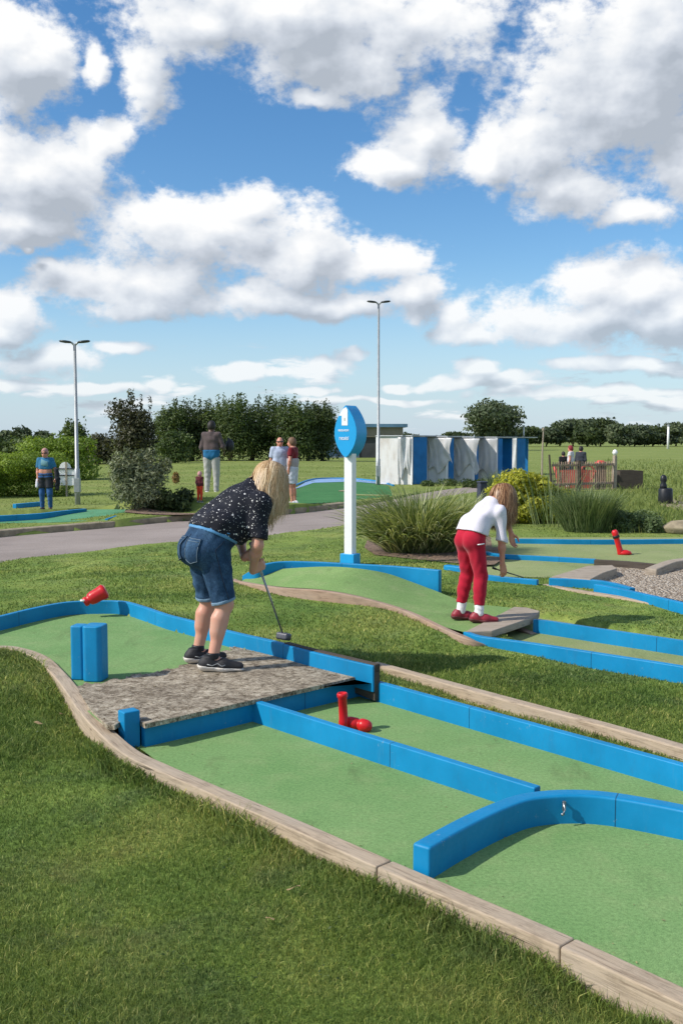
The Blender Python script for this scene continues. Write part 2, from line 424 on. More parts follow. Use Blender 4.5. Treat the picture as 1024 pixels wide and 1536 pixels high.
RAMP_F = spline(pl([(362,872,.18),(420,880,.22),(480,884,.25),(530,892,.23),(580,905,.18),(620,919,.14),(660,938,.12),(702,950,.12)]), 8)
RAMP_B = spline(pl([(385,856,.22),(455,851,.34),(500,850,.37),(540,853,.37),(580,860,.31),(615,872,.23),(650,885,.16),(700,903,.12),(770,912,.12)]), 8)
LANE2 = pl([(720,950),(770,928),(808,926),(1024,962),(1300,1008),(1300,1062),(1024,1017),(900,992),(788,975)], 0)
PATH_N = spline(pl([(-190,888,-.2),(0,849,-.18),(130,832,-.14),(277,816,-.08),(396,807,-.03),(514,790,0),(590,772,0),(650,752,0),(722,738,0),(830,725,0)]), 6)
PATH_F = spline(pl([(-190,828,-.2),(0,806,-.18),(150,793,-.14),(280,781,-.08),(414,773,-.03),(522,761,0),(590,749,0),(640,739,0),(700,731,0),(830,721,0)]), 6)
PATHP = [tuple(p) for p in PATH_N] + [tuple(p) for p in PATH_F[::-1]]
G3A = pl([(735,806),(1060,806),(1100,836),(985,848),(915,848),(740,832)], .085)
G3B = pl([(690,850),(745,836),(893,842),(905,848),(826,866),(735,864)], .085)
PEB = pl([(826,868),(917,848),(1060,846),(1090,912),(1024,902),(945,886),(893,874)], .075)
LEFT_G = pl([(-60,771),(60,768),(150,762),(203,764),(203,775),(160,781),(-60,785)], -.07)
MID_G = pl([(437,756),(442,735),(470,722),(530,721),(582,728),(590,744),(520,753)], .05)
BED1 = pl([(545,815),(560,832),(640,840),(735,848),(760,836),(750,812),(700,800),(600,800)], .09)

def sink(x, y, z):
    for poly, d in ((up_poly, .06), (LOW, -.05), (LANE2, -.05), (G3A, .05), (G3B, .05), (PEB, .045)):
        m = inpoly(x, y, poly); z = np.where(m, np.minimum(z, d), z)
    m = inpoly(x, y, [tuple(p) for p in RAMP_F] + [tuple(p) for p in RAMP_B[::-1]]); z = np.where(m, np.minimum(z, .07), z)
    m = inpoly(x, y, PATHP)
    # path height follows the survey; keep the soil under it
    z = np.where(m, np.minimum(z - .12, -.34), z)
    m = inpoly(x, y, LEFT_G); z = np.where(m, np.minimum(z, -.12), z)
    m = inpoly(x, y, MID_G); z = np.where(m, np.minimum(z, 0), z)
    return z

def axis(a, b, h, lim, grow=1.13):
    xs = list(np.arange(a, b, h)); s = h
    while xs[-1] < lim: s *= grow; xs.append(xs[-1] + s)
    return xs
gx = axis(0, 8.5, .08, 2200); gx = np.array([-v for v in gx[:0:-1]] + gx)
gy = np.array(axis(1.2, 27, .075, 2600, 1.06)); gy = np.concatenate([[-400, -60, -12, -4, -1, 0, .6], gy])
XX, YY = np.meshgrid(gx, gy); ZZ = sink(XX.ravel(), YY.ravel(), gz(XX.ravel(), YY.ravel()))
nx, ny = len(gx), len(gy); I = np.arange(nx * ny).reshape(ny, nx)
Q = np.stack([I[:-1, :-1], I[:-1, 1:], I[1:, 1:], I[1:, :-1]], -1).reshape(-1, 4)
ground = link('ground', npmesh('ground', np.stack([XX.ravel(), YY.ravel(), ZZ], 1), Q, smooth=True), M['ground'])
tag(ground, 'mown green lawn and open field', 'ground', kind='structure')

def struct(name, o, label, cat): return tag(o, label, cat, kind='structure')
def sheet(name, poly, mat, label, cat, z=None):
    p = [(q[0], q[1], q[2] if z is None else z) for q in poly]
    b = MB().sheet(p); o = b.build(name, mat)
    if o.data.polygons[0].normal.z < 0: o.data.flip_normals()
    return tag(o, label, cat, kind='structure')
def strip(name, A, B, mat, nseg=10, dz=0, edge=0, zfn=None):
    A = np.asarray(A); B = np.asarray(B)
    t = np.linspace(0, 1, 60)
    def rs(P):
        l = np.concatenate([[0], np.cumsum(np.linalg.norm(np.diff(P, axis=0), axis=1))]); l /= l[-1]
        return np.stack([np.interp(t, l, P[:, k]) for k in range(3)], 1)
    A, B = rs(A), rs(B); s = np.linspace(0, 1, nseg)
    V = A[:, None] * (1 - s)[None, :, None] + B[:, None] * s[None, :, None]; V[..., 2] += dz
    I = np.arange(60 * nseg).reshape(60, nseg)
    Fc = np.stack([I[:-1, :-1], I[1:, :-1], I[1:, 1:], I[:-1, 1:]], -1).reshape(-1, 4)
    o = link(name, npmesh(name, V.reshape(-1, 3), Fc, smooth=True), mat)
    return o
o = sheet('putting_green', up_poly, M['turf'], 'worn round felt green behind the blonde golfer', 'putting green', .13)
o = sheet('putting_green', LOW, M['turf'], 'pair of green felt lanes below the concrete slab', 'putting green', .0)
o = strip('putting_green', RAMP_F, RAMP_B, M['turf_ramp'], 14); tag(o, 'humped pale green felt ramp the girl stands on', 'putting green', kind='structure')
o = sheet('putting_green', LANE2, M['turf_pale'], 'sunken felt lane between two blue boards past the girl', 'putting green', .0)
o = sheet('putting_green', G3A, M['turf_pale'], 'pale felt lane with the leaning red post', 'putting green', .085)
o = sheet('putting_green', G3B, M['turf_pale'], 'pale felt lane in front of the red post lane', 'putting green', .08)
o = sheet('putting_green', MID_G, M['turf_deep'], 'deep green felt pond shape beyond the path', 'putting green', .04)
o = sheet('gravel_bed', PEB, M['gravel'], 'brown gravel patch beside the pale lanes', 'gravel', .075)
o = strip('path', PATH_N, PATH_F, M['path'], 8, 0.0); tag(o, 'grey brown tarmac path', 'path', kind='structure')
o = strip('soil_bed', [base(*p) for p in ((546,822),(562,834),(600,838),(640,842),(700,848),(740,849),(758,838))], [base(*p) for p in ((550,812),(580,802),(620,800),(660,798),(700,800),(735,806),(756,826))], M['soil'], 14)
vv = np.array([v.co for v in o.data.vertices]); zz = gz(vv[:, 0], vv[:, 1]) + .012
for v, z in zip(o.data.vertices, zz): v.co.z = z
tag(o, 'bark mulch around the spiky grass clump', 'soil', kind='structure')
o = strip('soil_bed', [base(*p) for p in ((186,769),(215,772),(260,774),(300,773),(345,768))], [base(*p) for p in ((190,766),(215,761),(260,758),(300,758),(340,762))], M['soil'], 12)
vv = np.array([v.co for v in o.data.vertices]); zz = gz(vv[:, 0], vv[:, 1]) + .02
for v, z in zip(o.data.vertices, zz): v.co.z = z
tag(o, 'bare brown soil under the olive bush', 'soil', kind='structure')

# ------------------------------------------------------------------ timber, boards, slab
def board(name, pts, zb, h, w, mat, label, cat='board', n=8, bev=.007, group=None):
    """pts: pixel run of the board's top centre line, read at height zb+h"""
    P = []; H = []; B = []
    for p in pts:
        b = p[2] if len(p) > 2 else zb; hh = p[3] if len(p) > 3 else h
        q = at(p[0], p[1], b + hh); P.append((q.x, q.y, b)); H.append(b + hh)
    A = np.array([(p[0], p[1], p[2]) for p in P]); A2 = np.array([(p[0], p[1], z) for p, z in zip(P, H)])
    S = spline(A, n) if len(P) > 2 else np.linspace(A[0], A[1], 6); S2 = spline(A2, n) if len(P) > 2 else np.linspace(A2[0], A2[1], 6)
    o = MB().sweep(S, w, S[:, 2] - .02, S2[:, 2]).build(name, mat, None, bev)
    return tag(o, label, cat, group)
BL = M['blue']; BG = 'blue boards edging the lanes'
# near timber kerb in three lengths
ek = empty('timber_kerb', tuple(KERB[40]), 0, 'long weathered timber kerb curving along the near lawn edge', 'kerb')
def kpart(i0, i1, shrink=0):
    S = KERB[i0:i1].copy()
    if shrink: S[0, :2] += (S[1, :2] - S[0, :2]) * shrink
    L = S[:, 2].copy(); S2 = S.copy(); 
    V = Vector(KERB[40]); S2 -= np.array(V)
    o = MB().sweep(S2, .092, L - .16 - V.z, L - V.z).build('timber', M['wood'], ek, .008)
    return o
def near(px, py):
    q = at(px, py, .035); return int(np.argmin(((KERB[:, :2] - np.array(q[:2])) ** 2).sum(1)))
i1, i2 = near(590, 1292), near(850, 1404)
KERB = np.vstack([KERB[:i2], spline(KERB[i2:i2 + 3], 1), KERB[i2 + 3:]])
kpart(0, i1 + 1); kpart(i1, i2 + 1, .1); kpart(i2, len(KERB), .07)
# dry grass strip timbers
board('timber_kerb', [(560,993,-.08,.20),(590,1001,-.08,.19),(760,1047,-.08,.165),(900,1084,-.08,.15),(1024,1119,-.08,.145),(1250,1185,-.08,.14)], -.08, .12, .085, M['wood'], 'straight weathered timber kerb behind the outer blue board', 'kerb', bev=.012)
o = board('blue_board', [p for p in [(-160,950),(-60,938),(0,924),(50,912),(100,903),(149,901),(186,902),(216,910),(252,922),(292,932),(343,946),(413,962),(466,976),(513,987,.10,.15),(563,998,.09,.16)]], .12, .13, .05, BL, 'long curved blue rim board around the round felt green', 'board')
Rb = [(430,963),(466,972.5),(513,983.5,.06,.198),(566,996,.03,.228)]
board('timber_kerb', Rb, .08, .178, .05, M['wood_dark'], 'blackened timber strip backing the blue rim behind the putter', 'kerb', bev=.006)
# slab
random.seed(3)
SL = pl([(218,1086),(300,1068),(420,1041),(546,1013),(505,1000),(440,989),(395,977),(352,968)], .145)
back = pl([(352,968),(345,975),(300,984),(262,1002),(232,1008),(196,1014),(160,1022),(113,1028)], .145)
bk = []
for a, b in zip(back[:-1], back[1:]):
    for k in range(7):
        q = a.lerp(b, k / 7); bk.append(q + Vector((random.uniform(-.028, .028), random.uniform(-.045, .045), 0)))
SLP = SL[:-1] + bk + pl([(113,1030),(136,1064),(160,1087),(172,1088),(184,1081),(200,1075)], .145)
o = MB().prism([(p.x, p.y) for p in SLP], .118, .146).build('concrete_slab', M['slab'], None, .004)
tag(o, 'rough grey concrete tee slab under the blonde golfer', 'slab')
board('blue_board', [(214,1089),(300,1070.5),(420,1043.5),(548,1015.5)], 0, .117, .045, BL, 'shaded blue riser board under the front edge of the slab')
# posts
def post_at(px, py, z): return at(px, py, z)
b = MB(); c = at(203, 1120, 0.0); rzm = Matrix.Rotation(rad(38), 3, 'Z')
b.box((c.x - .035, c.y + .012, .085), (.1, .085, .25), rzm); o = b.build('blue_post', BL, None, .008)
tag(o, 'short square blue post at the slab corner by the timber kerb', 'post')
# two lobed blue pillar
c = at(133, 1020, .13)
e = empty('blue_pillar', (c.x, c.y, .13), rad(0), 'upright two lobed blue pillar standing on the round green', 'pillar')
def lobe(x0, x1, y0, y1, h, r=.03):
    P = []
    for cx, cy, a0 in ((x1 - r, y1 - r, 0), (x0 + r, y1 - r, 90), (x0 + r, y0 + r, 180), (x1 - r, y0 + r, 270)):
        for k in range(5): a = rad(a0 + 90 * k / 4); P.append((cx + r * math.cos(a), cy + r * math.sin(a)))
    return MB().prism(P, 0, h)
rm = Matrix.Rotation(rad(-8), 4, 'Z')
o = lobe(-.118, -.026, -.02, .09, .368, .022).build('lobe', BL, e, .01); o.matrix_local = rm
o = lobe(-.022, .112, -.06, .10, .375, .035).build('lobe', BL, e, .01); o.matrix_local = rm
# lower lane boards
board('blue_board', [(382,1050),(806,1180)], 0, .13, .05, BL, 'straight blue divider board between the two lower lanes')
board('blue_board', [(515,1008),(1250,1207)], 0, .13, .05, BL, 'long straight outer blue board on the far side of the lower lanes')
cb = [(631,1268),(675,1243),(712,1224),(745,1209),(782,1195.5),(820,1189.5),(865,1188),(910,1191),(968,1200),(1040,1214),(1120,1232),(1220,1262)]
o = board('blue_board', cb, 0, .132, .085, BL, 'thick curved blue board ending at the near timber kerb', bev=.012)
# hook on the curved board
q = at(842, 1189, .132); q.y -= .049; q.z = .078
e = empty('wall_hook', tuple(q), rad(-8), 'small bent grey metal hook on the curved blue board', 'hook')
q0 = q.copy()
MB().tube([(0, .015, .025), (0, -.012, .025), (0, -.02, .0), (-.003, -.022, -.018), (-.012, -.028, -.022)], [.006] * 5, 8).build('hook', M['steel'], e, 0, True)
MB().box((0, -.004, .012), (.016, .008, .045)).build('plate', M['steel'], e, .002)

# lane two
board('blue_board', [(660,855,.10,.27),(600,849.5,.10,.27),(540,846,.12,.25),(480,843,.12,.25),(430,842,.12,.25),(402,845,.12,.24),(385,852,.12,.20),(366,863,.12,.10)], .1, .25, .06, BL, 'blue board wrapping the far side of the humped ramp', bev=.01)
o = board('timber_kerb', [(350,868,.0,.17),(362,872,.0,.19),(420,881,.0,.225),(480,885,.0,.255),(530,893,.0,.235),(580,906,.0,.185),(620,920,.0,.145),(660,939,.0,.125),(700,956,0.0,.12),(745,972,.0,.03),(800,983,.0,.02),(880,997,0,.015)], 0, .1, .06, M['wood_red'], 'red brown timber edge winding along the humped ramp', 'kerb', bev=.01)
sp = pl([(697,947),(770,910),(790,911),(809,916),(803,924),(738,946)], .135)
o = MB().prism([(p.x, p.y) for p in sp], .07, .135).build('timber_slab', M['wood_grey'], None, .01); tag(o, 'flat grey timber step beside the red shoes', 'step')
board('blue_board', [(800,929),(816,930.5),(900,943),(1024,961),(1250,995)], 0, .12, .05, BL, 'blue board on the far side of the sunken lane')
board('blue_board', [(698,947,.02,.11),(716,953,.0,.125),(745,957.5,0,.125),(800,964.5,0,.125),(902,980,0,.125),(1024,999,0,.125),(1250,1036,0,.125)], 0, .125, .055, BL, 'blue board on the near side of the sunken lane')
board('timber', [(760,933,-.02,.07),(800,950,-.02,.03)], -.02, .04, .07, M['wood_red'], 'sloping brown timber between slab and near blue board', 'timber')
# lane three
board('blue_board', [(770,808),(900,809.5),(1024,808.5),(1150,808)], .07, .09, .06, BL, 'thin blue board along the far edge of the red post lane')
board('blue_board', [(728,827),(752,831),(820,834.5),(893,838.5)], .07, .075, .06, BL, 'thin blue board between the two pale lanes')
board('timber', [(891,839),(940,842),(984,846)], .07, .085, .07, M['wood_dark'], 'dark timber continuing the thin blue board', 'timber')
board('blue_board', [(668,847),(690,849.5),(706,850.5)], .07, .09, .1, BL, 'stubby blue board end left of the girl', bev=.03)
board('blue_board', [(728,862),(760,865.5),(806,869.5)], .06, .08, .06, BL, 'short blue board behind the hand of the girl')
board('blue_board', [(823,867),(887,869.5),(918,874),(948,882)], .06, .10, .07, BL, 'blue board along the front of the gravel patch')
board('blue_board', [(893,876),(940,885),(1024,904),(1150,934)], .04, .11, .07, BL, 'blue board curving away below the gravel patch')
board('timber_kerb', [(815,876,.03,.05),(860,884,.03,.05),(930,895,.03,.05),(1024,913,.02,.05),(1120,932,.02,.05)], .03, .05, .09, M['wood'], 'pale timber edge below the gravel boards', 'kerb')
sp = pl([(826,862),(880,846),(918,845),(925,850),(905,856),(885,866)], .19)
o = MB().prism([(p.x, p.y) for p in sp], .05, .17).build('timber_slab', M['wood_grey'], None, .012); tag(o, 'low grey timber ramp end left of the gravel', 'step')
board('timber_kerb', [(975,853,.05,.1),(992,846,.05,.12),(1012,840,.05,.13),(1060,834,.05,.13)], .05, .12, .16, M['wood_grey'], 'short grey timber curb behind the gravel at the right', 'kerb', bev=.02)

# path kerb (stone) along the far side
def offs(P, d):
    T = np.gradient(P[:, :2], axis=0); T /= np.linalg.norm(T, axis=1)[:, None]
    Q = P.copy(); Q[:, 0] -= T[:, 1] * d; Q[:, 1] += T[:, 0] * d; return Q
K = offs(PATH_F, .14); n_ = len(K)
kl = int(n_ * .58)
o = MB().sweep(K[:kl], .28, K[:kl, 2] - .05, K[:kl, 2] + .13).build('stone_kerb', M['stone'], None, .03)
tag(o, 'low mossy stone kerb along the far side of the path', 'kerb')
# left course across the path
e = empty('ramp', tuple(at(120, 772, -.1)), 0, 'teal felt ramp with blue end across the path', 'ramp'); eo = Vector(e.location)
w = pl([(-80,775,-.06),(60,771,-.06),(140,764,.0),(203,764,.05)]); w2 = pl([(-80,785,-.07),(60,784,-.07),(135,781,-.02),(160,779.5,.02)])
b = MB(); poly = [(p.x - eo.x, p.y - eo.y) for p in w + w2[::-1]]; zt = [p.z - eo.z for p in w + w2[::-1]]
n0 = len(poly)
b.prism(poly, -.1, zt); b.build('ramp_top', M['turf_teal'], e)
a_, c_ = w2[-1], w[-1]; 
MB().sweep(np.array([(w2[-1].x - eo.x, w2[-1].y - eo.y, 0), (w[-1].x - eo.x + .1, w[-1].y - eo.y + .1, 0)]), .06, -.1, [w2[-1].z - eo.z + .02, w[-1].z - eo.z + .03]).build('end_board', M['blue'], e, .005)
board('blue_board', [(-60,776),(0,773.5),(60,770),(95,766),(128,763)], -.1, .16, .12, BL, 'blue board by the feet of the man in the blue shirt')
board('blue_board', [(22,756),(45,754),(62,752.5)], -.1, .12, .12, BL, 'short blue board behind the man in the blue shirt')
M['blue_pale'] = plain('faded_blue_paint', (.22, .36, .58), .7, .12, 3, .1)
o = sheet('putting_green', pl([(440,734),(460,722),(480,717.5),(530,717),(575,722),(585,727),(530,722),(470,724)], .05), M['blue_pale'], 'faded blue felt band behind the deep green', 'putting green', .047)
board('blue_board', [(440,728),(462,719.5),(485,716.5),(530,717),(570,721.5),(590,727)], .02, .07, .07, BL, 'thin curved blue board around the deep green beyond the path')
for i, (x, y, w_, l_) in enumerate([(521, 736.5, .5, .35), (556, 743, 1.1, .35)]):
    q = at(x, y, .05); o = MB().box((q.x, q.y, .055), (w_, l_, .03), Matrix.Rotation(rad(-20), 3, 'Z')).build('stepping_stone', M['turf_pale'] if i else M['stone'], None, .01)
    tag(o, ['small pale flat stone on the deep green', 'wide pale felt pad at the edge of the deep green'][i], 'pad')
# ------------------------------------------------------------------ sun and sky
SUN_EL = rad(40); SUNV = Vector((-.955, -.295, 0)).normalized() * math.cos(SUN_EL) + Vector((0, 0, math.sin(SUN_EL)))
sl = bpy.data.lights.new('sun', 'SUN'); sl.energy = 4.2; sl.angle = rad(.53); sl.color = (1.0, .94, .85)
so = bpy.data.objects.new('sun', sl); COL.objects.link(so); so.rotation_euler = (-SUNV).to_track_quat('-Z', 'Y').to_euler(); so.location = (-20, -8, 25)

world = bpy.data.worlds.new('World'); scene.world = world; world.use_nodes = True
wt = world.node_tree; wn, wl = wt.nodes, wt.links
bg = wn['Background']; wout = [x for x in wn if x.type == 'OUTPUT_WORLD'][0]
sky = wn.new('ShaderNodeTexSky'); sky.sky_type = 'NISHITA'; sky.sun_disc = False
sky.sun_elevation = SUN_EL; sky.sun_rotation = math.atan2(SUNV.x, SUNV.y); sky.altitude = 0; sky.air_density = 1.0; sky.dust_density = .25; sky.ozone_density = 3.0
hs = wn.new('ShaderNodeHueSaturation'); hs.inputs['Saturation'].default_value = 1.25; hs.inputs['Value'].default_value = 1.0
wl.new(sky.outputs[0], hs.inputs['Color']); wl.new(hs.outputs[0], bg.inputs[0]); bg.inputs[1].default_value = .13

def azel(px, py):
    d = ray(px, py).normalized(); return math.atan2(d.x, d.y), math.asin(d.z)
# cloud banks: centre and half sizes (degrees-like angles), each an ellipse of bearing x elevation
CL = [(40,95,85,70),(5,40,70,60),(50,270,140,95),(20,345,95,40),(150,215,50,40),(222,128,46,58),(138,100,24,42),
      (440,20,330,75),(500,95,140,55),(650,25,120,60),(290,25,120,42),(480,150,50,18),
      (930,120,180,130),(990,40,120,120),(800,215,110,75),(640,200,75,70),(590,250,75,32),(850,285,90,38),(965,322,62,24),(1060,250,110,60),(720,240,70,38),
      (330,350,190,62),(200,430,150,48),(385,315,70,42),(270,330,70,42),(470,385,130,52),(560,395,110,42),(130,420,80,40),(610,440,70,42),(400,450,160,28),(500,460,100,22),
      (860,480,200,44),(960,425,120,50),(880,425,70,42),(720,500,75,24),(1020,470,120,58),(690,470,50,34),
      (360,564,46,14),(490,550,50,19),(430,562,50,10),(520,535,20,14),(60,540,85,27),(185,524,55,12),(20,465,55,38),(5,500,45,22),(710,560,36,16),(40,382,16,8),
      (700,575,120,10),(960,552,120,14),(240,578,40,9),(600,576,30,8),(900,590,200,8),(80,580,160,10),(475,588,40,7),(560,600,120,6)]
grp = bpy.data.node_groups.new('cloud_density', 'ShaderNodeTree')
grp.interface.new_socket('P', in_out='INPUT', socket_type='NodeSocketVector')
grp.interface.new_socket('D', in_out='OUTPUT', socket_type='NodeSocketFloat'); grp.interface.new_socket('S', in_out='OUTPUT', socket_type='NodeSocketFloat')
gn, gl = grp.nodes, grp.links
gi = gn.new('NodeGroupInput'); go = gn.new('NodeGroupOutput')
def gmath(op, a, b=0., c=0.):
    x = gn.new('ShaderNodeMath'); x.operation = op
    for i, v in enumerate((a, b, c)):
        if hasattr(v, 'is_output'): gl.new(v, x.inputs[i])
        else: x.inputs[i].default_value = v
    return x.outputs[0]
def gvec(op, a, b=None, c=None):
    x = gn.new('ShaderNodeVectorMath'); x.operation = op
    for i, v in enumerate((a, b, c)):
        if v is None: continue
        if hasattr(v, 'is_output'): gl.new(v, x.inputs[i])
        else: x.inputs[i].default_value = v
    return x
def gnoise(vec, scale, detail, rough, dist=0, col=False):
    x = gn.new('ShaderNodeTexNoise'); x.noise_dimensions = '2D'; x.inputs['Scale'].default_value = scale; x.inputs['Detail'].default_value = detail; x.inputs['Roughness'].default_value = rough; x.inputs['Distortion'].default_value = dist
    gl.new(vec, x.inputs['Vector']); return x.outputs['Color' if col else 'Fac']
P0 = gi.outputs[0]
st = gvec('MULTIPLY', P0, (1, 1.45, 1)).outputs[0]
w1 = gvec('SUBTRACT', gnoise(st, 11, 3, .5, 0, True), (.5, .5, .5)).outputs[0]
Pw = gvec('MULTIPLY_ADD', w1, (.05, .03, 0), P0).outputs[0]
cur = None
for (cx, cy, rx, ry) in CL:
    a, e = azel(cx, cy); ix, iy = F / rx, F / ry
    q = gvec('MULTIPLY_ADD', Pw, (ix, iy, 0), (-a * ix, -e * iy, 0)).outputs[0]
    L = gvec('LENGTH', q).outputs['Value']
    cur = L if cur is None else gmath('SMOOTH_MIN', cur, L, .22)
fb = gnoise(st, 15, 9, .56, .0)
vo = gn.new('ShaderNodeTexVoronoi'); vo.voronoi_dimensions = '2D'; vo.feature = 'F1'; vo.inputs['Scale'].default_value = 30; vo.inputs['Detail'].default_value = 2; vo.inputs['Roughness'].default_value = .5; vo.normalize = True
gl.new(gvec('MULTIPLY_ADD', w1, (.03, .03, 0), st).outputs[0], vo.inputs['Vector'])
base_ = gmath('SUBTRACT', 1.0, cur)
fs = gnoise(st, 15, 4, .5, .0)
ds = gmath('MULTIPLY_ADD', gmath('SUBTRACT', fs, .5), 1.6, base_)
d = base_
d = gmath('MULTIPLY_ADD', gmath('SUBTRACT', fb, .5), 1.3, d)
d = gmath('MULTIPLY_ADD', gmath('SUBTRACT', gnoise(st, 62, 6, .62), .5), .75, d)
d = gmath('MULTIPLY_ADD', gmath('SUBTRACT', .36, vo.outputs['Distance']), .26, d)
# other bearings: broken cumulus everywhere else
sp_ = gn.new('ShaderNodeSeparateXYZ'); gl.new(P0, sp_.inputs[0])
side = gmath('SMOOTHSTEP', gmath('ABSOLUTE', sp_.outputs[0]), .42, .6) if False else gmath('MULTIPLY', gmath('SUBTRACT', gmath('ABSOLUTE', sp_.outputs[0]), .42), 6.0)
side = gmath('MINIMUM', gmath('MAXIMUM', side, 0.), 1.)
oth = gmath('MULTIPLY', gmath('SUBTRACT', gnoise(st, 4.2, 8, .58), .52), 6.)
d = gmath('MAXIMUM', d, gmath('MULTIPLY_ADD', side, gmath('ADD', oth, 2.), -2.))
low = gmath('MULTIPLY_ADD', gmath('SUBTRACT', gnoise(gvec('MULTIPLY', P0, (1, 5, 1)).outputs[0], 7.5, 7, .6), .545), 4.2, 0.)
lw = gmath('MINIMUM', gmath('MAXIMUM', gmath('MULTIPLY', gmath('SUBTRACT', .135, sp_.outputs[1]), 14.), 0.), 1.)
d = gmath('MAXIMUM', d, gmath('MULTIPLY_ADD', lw, gmath('ADD', low, 1.), -1.))
ds = gmath('MAXIMUM', ds, gmath('MULTIPLY_ADD', lw, gmath('ADD', low, 1.), -1.))
gl.new(d, go.inputs[0]); gl.new(ds, go.inputs[1])

tc = wn.new('ShaderNodeTexCoord'); sx = wn.new('ShaderNodeSeparateXYZ'); nv = wn.new('ShaderNodeVectorMath'); nv.operation = 'NORMALIZE'
wl.new(tc.outputs['Generated'], nv.inputs[0]); wl.new(nv.outputs[0], sx.inputs[0])
def wm(op, a, b=0., c=0., clamp=False):
    x = wn.new('ShaderNodeMath'); x.operation = op; x.use_clamp = clamp
    for i, v in enumerate((a, b, c)):
        if hasattr(v, 'is_output'): wl.new(v, x.inputs[i])
        else: x.inputs[i].default_value = v
    return x.outputs[0]
az = wm('ARCTAN2', sx.outputs[0], sx.outputs[1]); el = wm('ARCSINE', sx.outputs[2])
cx = wn.new('ShaderNodeCombineXYZ'); wl.new(az, cx.inputs[0]); wl.new(el, cx.inputs[1])
def dens(off):
    g = wn.new('ShaderNodeGroup'); g.node_tree = grp
    if off is None: wl.new(cx.outputs[0], g.inputs[0])
    else:
        a = wn.new('ShaderNodeVectorMath'); a.operation = 'ADD'; a.inputs[1].default_value = off; wl.new(cx.outputs[0], a.inputs[0]); wl.new(a.outputs[0], g.inputs[0])
    return g.outputs
o0 = dens(None); d0 = o0[0]; s0 = o0[1]; d1 = dens((-.012, .014, 0))[1]; d2 = dens((-.014, .044, 0))[1]
mr = wn.new('ShaderNodeMapRange'); mr.interpolation_type = 'SMOOTHSTEP'; mr.inputs[1].default_value = -.12; mr.inputs[2].default_value = .42; wl.new(d0, mr.inputs[0])
alpha = mr.outputs[0]
c0 = wm('MINIMUM', wm('MAXIMUM', wm('MULTIPLY_ADD', d0, .25, wm('MULTIPLY', s0, .75)), 0.), 1.3); c1 = wm('MINIMUM', wm('MAXIMUM', d1, 0.), 1.3); c2 = wm('MINIMUM', wm('MAXIMUM', d2, -.2), 1.0)
lit = wm('ADD', .50, wm('MULTIPLY', wm('SUBTRACT', c0, c1), .55))
lit = wm('ADD', lit, wm('MULTIPLY', wm('SUBTRACT', .38, c2), .50))
rp = wn.new('ShaderNodeValToRGB'); e = rp.color_ramp.elements
for _ in range(2): e.new(.5)
for q, (p, c) in zip(e, [(.14, (.40, .445, .51)), (.38, (.53, .575, .645)), (.62, (.70, .735, .785)), (.88, (.88, .885, .89))]):
    q.position = p; q.color = c + (1,)
wl.new(lit, rp.inputs[0])
bc = wn.new('ShaderNodeBackground'); wl.new(rp.outputs[0], bc.inputs[0]); bc.inputs[1].default_value = 1.0
# pale air towards the horizon is part of the sky itself
hz = wn.new('ShaderNodeMapRange'); hz.interpolation_type = 'SMOOTHSTEP'; hz.inputs[1].default_value = rad(10); hz.inputs[2].default_value = rad(-1); wl.new(el, hz.inputs[0])
hb = wn.new('ShaderNodeBackground'); hb.inputs[0].default_value = (.40, .55, .74, 1); hb.inputs[1].default_value = 1.0
m0 = wn.new('ShaderNodeMixShader'); wl.new(wm('MULTIPLY', hz.outputs[0], .75), m0.inputs[0]); wl.new(bg.outputs[0], m0.inputs[1]); wl.new(hb.outputs[0], m0.inputs[2])
mx = wn.new('ShaderNodeMixShader'); wl.new(wm('MULTIPLY', alpha, wm('SUBTRACT', 1.0, wm('MULTIPLY', hz.outputs[0], .35))), mx.inputs[0]); wl.new(m0.outputs[0], mx.inputs[1]); wl.new(bc.outputs[0], mx.inputs[2])
wl.new(mx.outputs[0], wout.inputs[0])
world.cycles.sampling_method = 'MANUAL'; world.cycles.sample_map_resolution = 256
scene.view_settings.view_transform = 'Standard'; scene.view_settings.look = 'None'; scene.view_settings.exposure = .18; scene.view_settings.gamma = 1
scene.cycles.max_bounces = 6; scene.cycles.diffuse_bounces = 3; scene.cycles.transmission_bounces = 4; scene.cycles.transparent_max_bounces = 4
# ------------------------------------------------------------------ grass blades
def blades_mesh(x, y, z, h, w, lean=.55, name='lawn_grass'):
    n = len(x); ang = RNG.uniform(0, 2 * np.pi, n); dirx, diry = np.cos(ang), np.sin(ang)
    wa = RNG.uniform(0, 2 * np.pi, n); wx, wy = np.cos(wa) * w, np.sin(wa) * w
    ln = h * RNG.uniform(.1, 1, n) * lean * 2
    V = np.zeros((n, 5, 3))
    V[:, 0] = np.stack([x - wx, y - wy, z], 1); V[:, 1] = np.stack([x + wx, y + wy, z], 1)
    V[:, 2] = np.stack([x + wx * .8 + dirx * ln * .3, y + wy * .8 + diry * ln * .3, z + h * .6], 1)
    V[:, 3] = np.stack([x - wx * .8 + dirx * ln * .3, y - wy * .8 + diry * ln * .3, z + h * .6], 1)
    V[:, 4] = np.stack([x + dirx * ln, y + diry * ln, z + h * (1 - .15 * RNG.uniform(0, 1, n))], 1)
    b = np.arange(n)[:, None] * 5
    Fc = np.stack([b + [0, 1, 2], b + [0, 2, 3], b + [3, 2, 4]], 1).reshape(-1, 3)
    return npmesh(name, V.reshape(-1, 3), Fc, np.repeat(RNG.uniform(0, 1, n), 3))
EXC = [up_poly, LOW, LANE2, G3A, G3B, PEB, PATHP, LEFT_G, MID_G, [tuple(p) for p in BED1], [tuple(p) for p in RAMP_F] + [tuple(p) for p in RAMP_B[::-1]],
       [tuple(p) for p in SLP], [tuple(p) for p in K[:kl]] + [tuple(p) for p in offs(K, .14)[:kl][::-1]]]
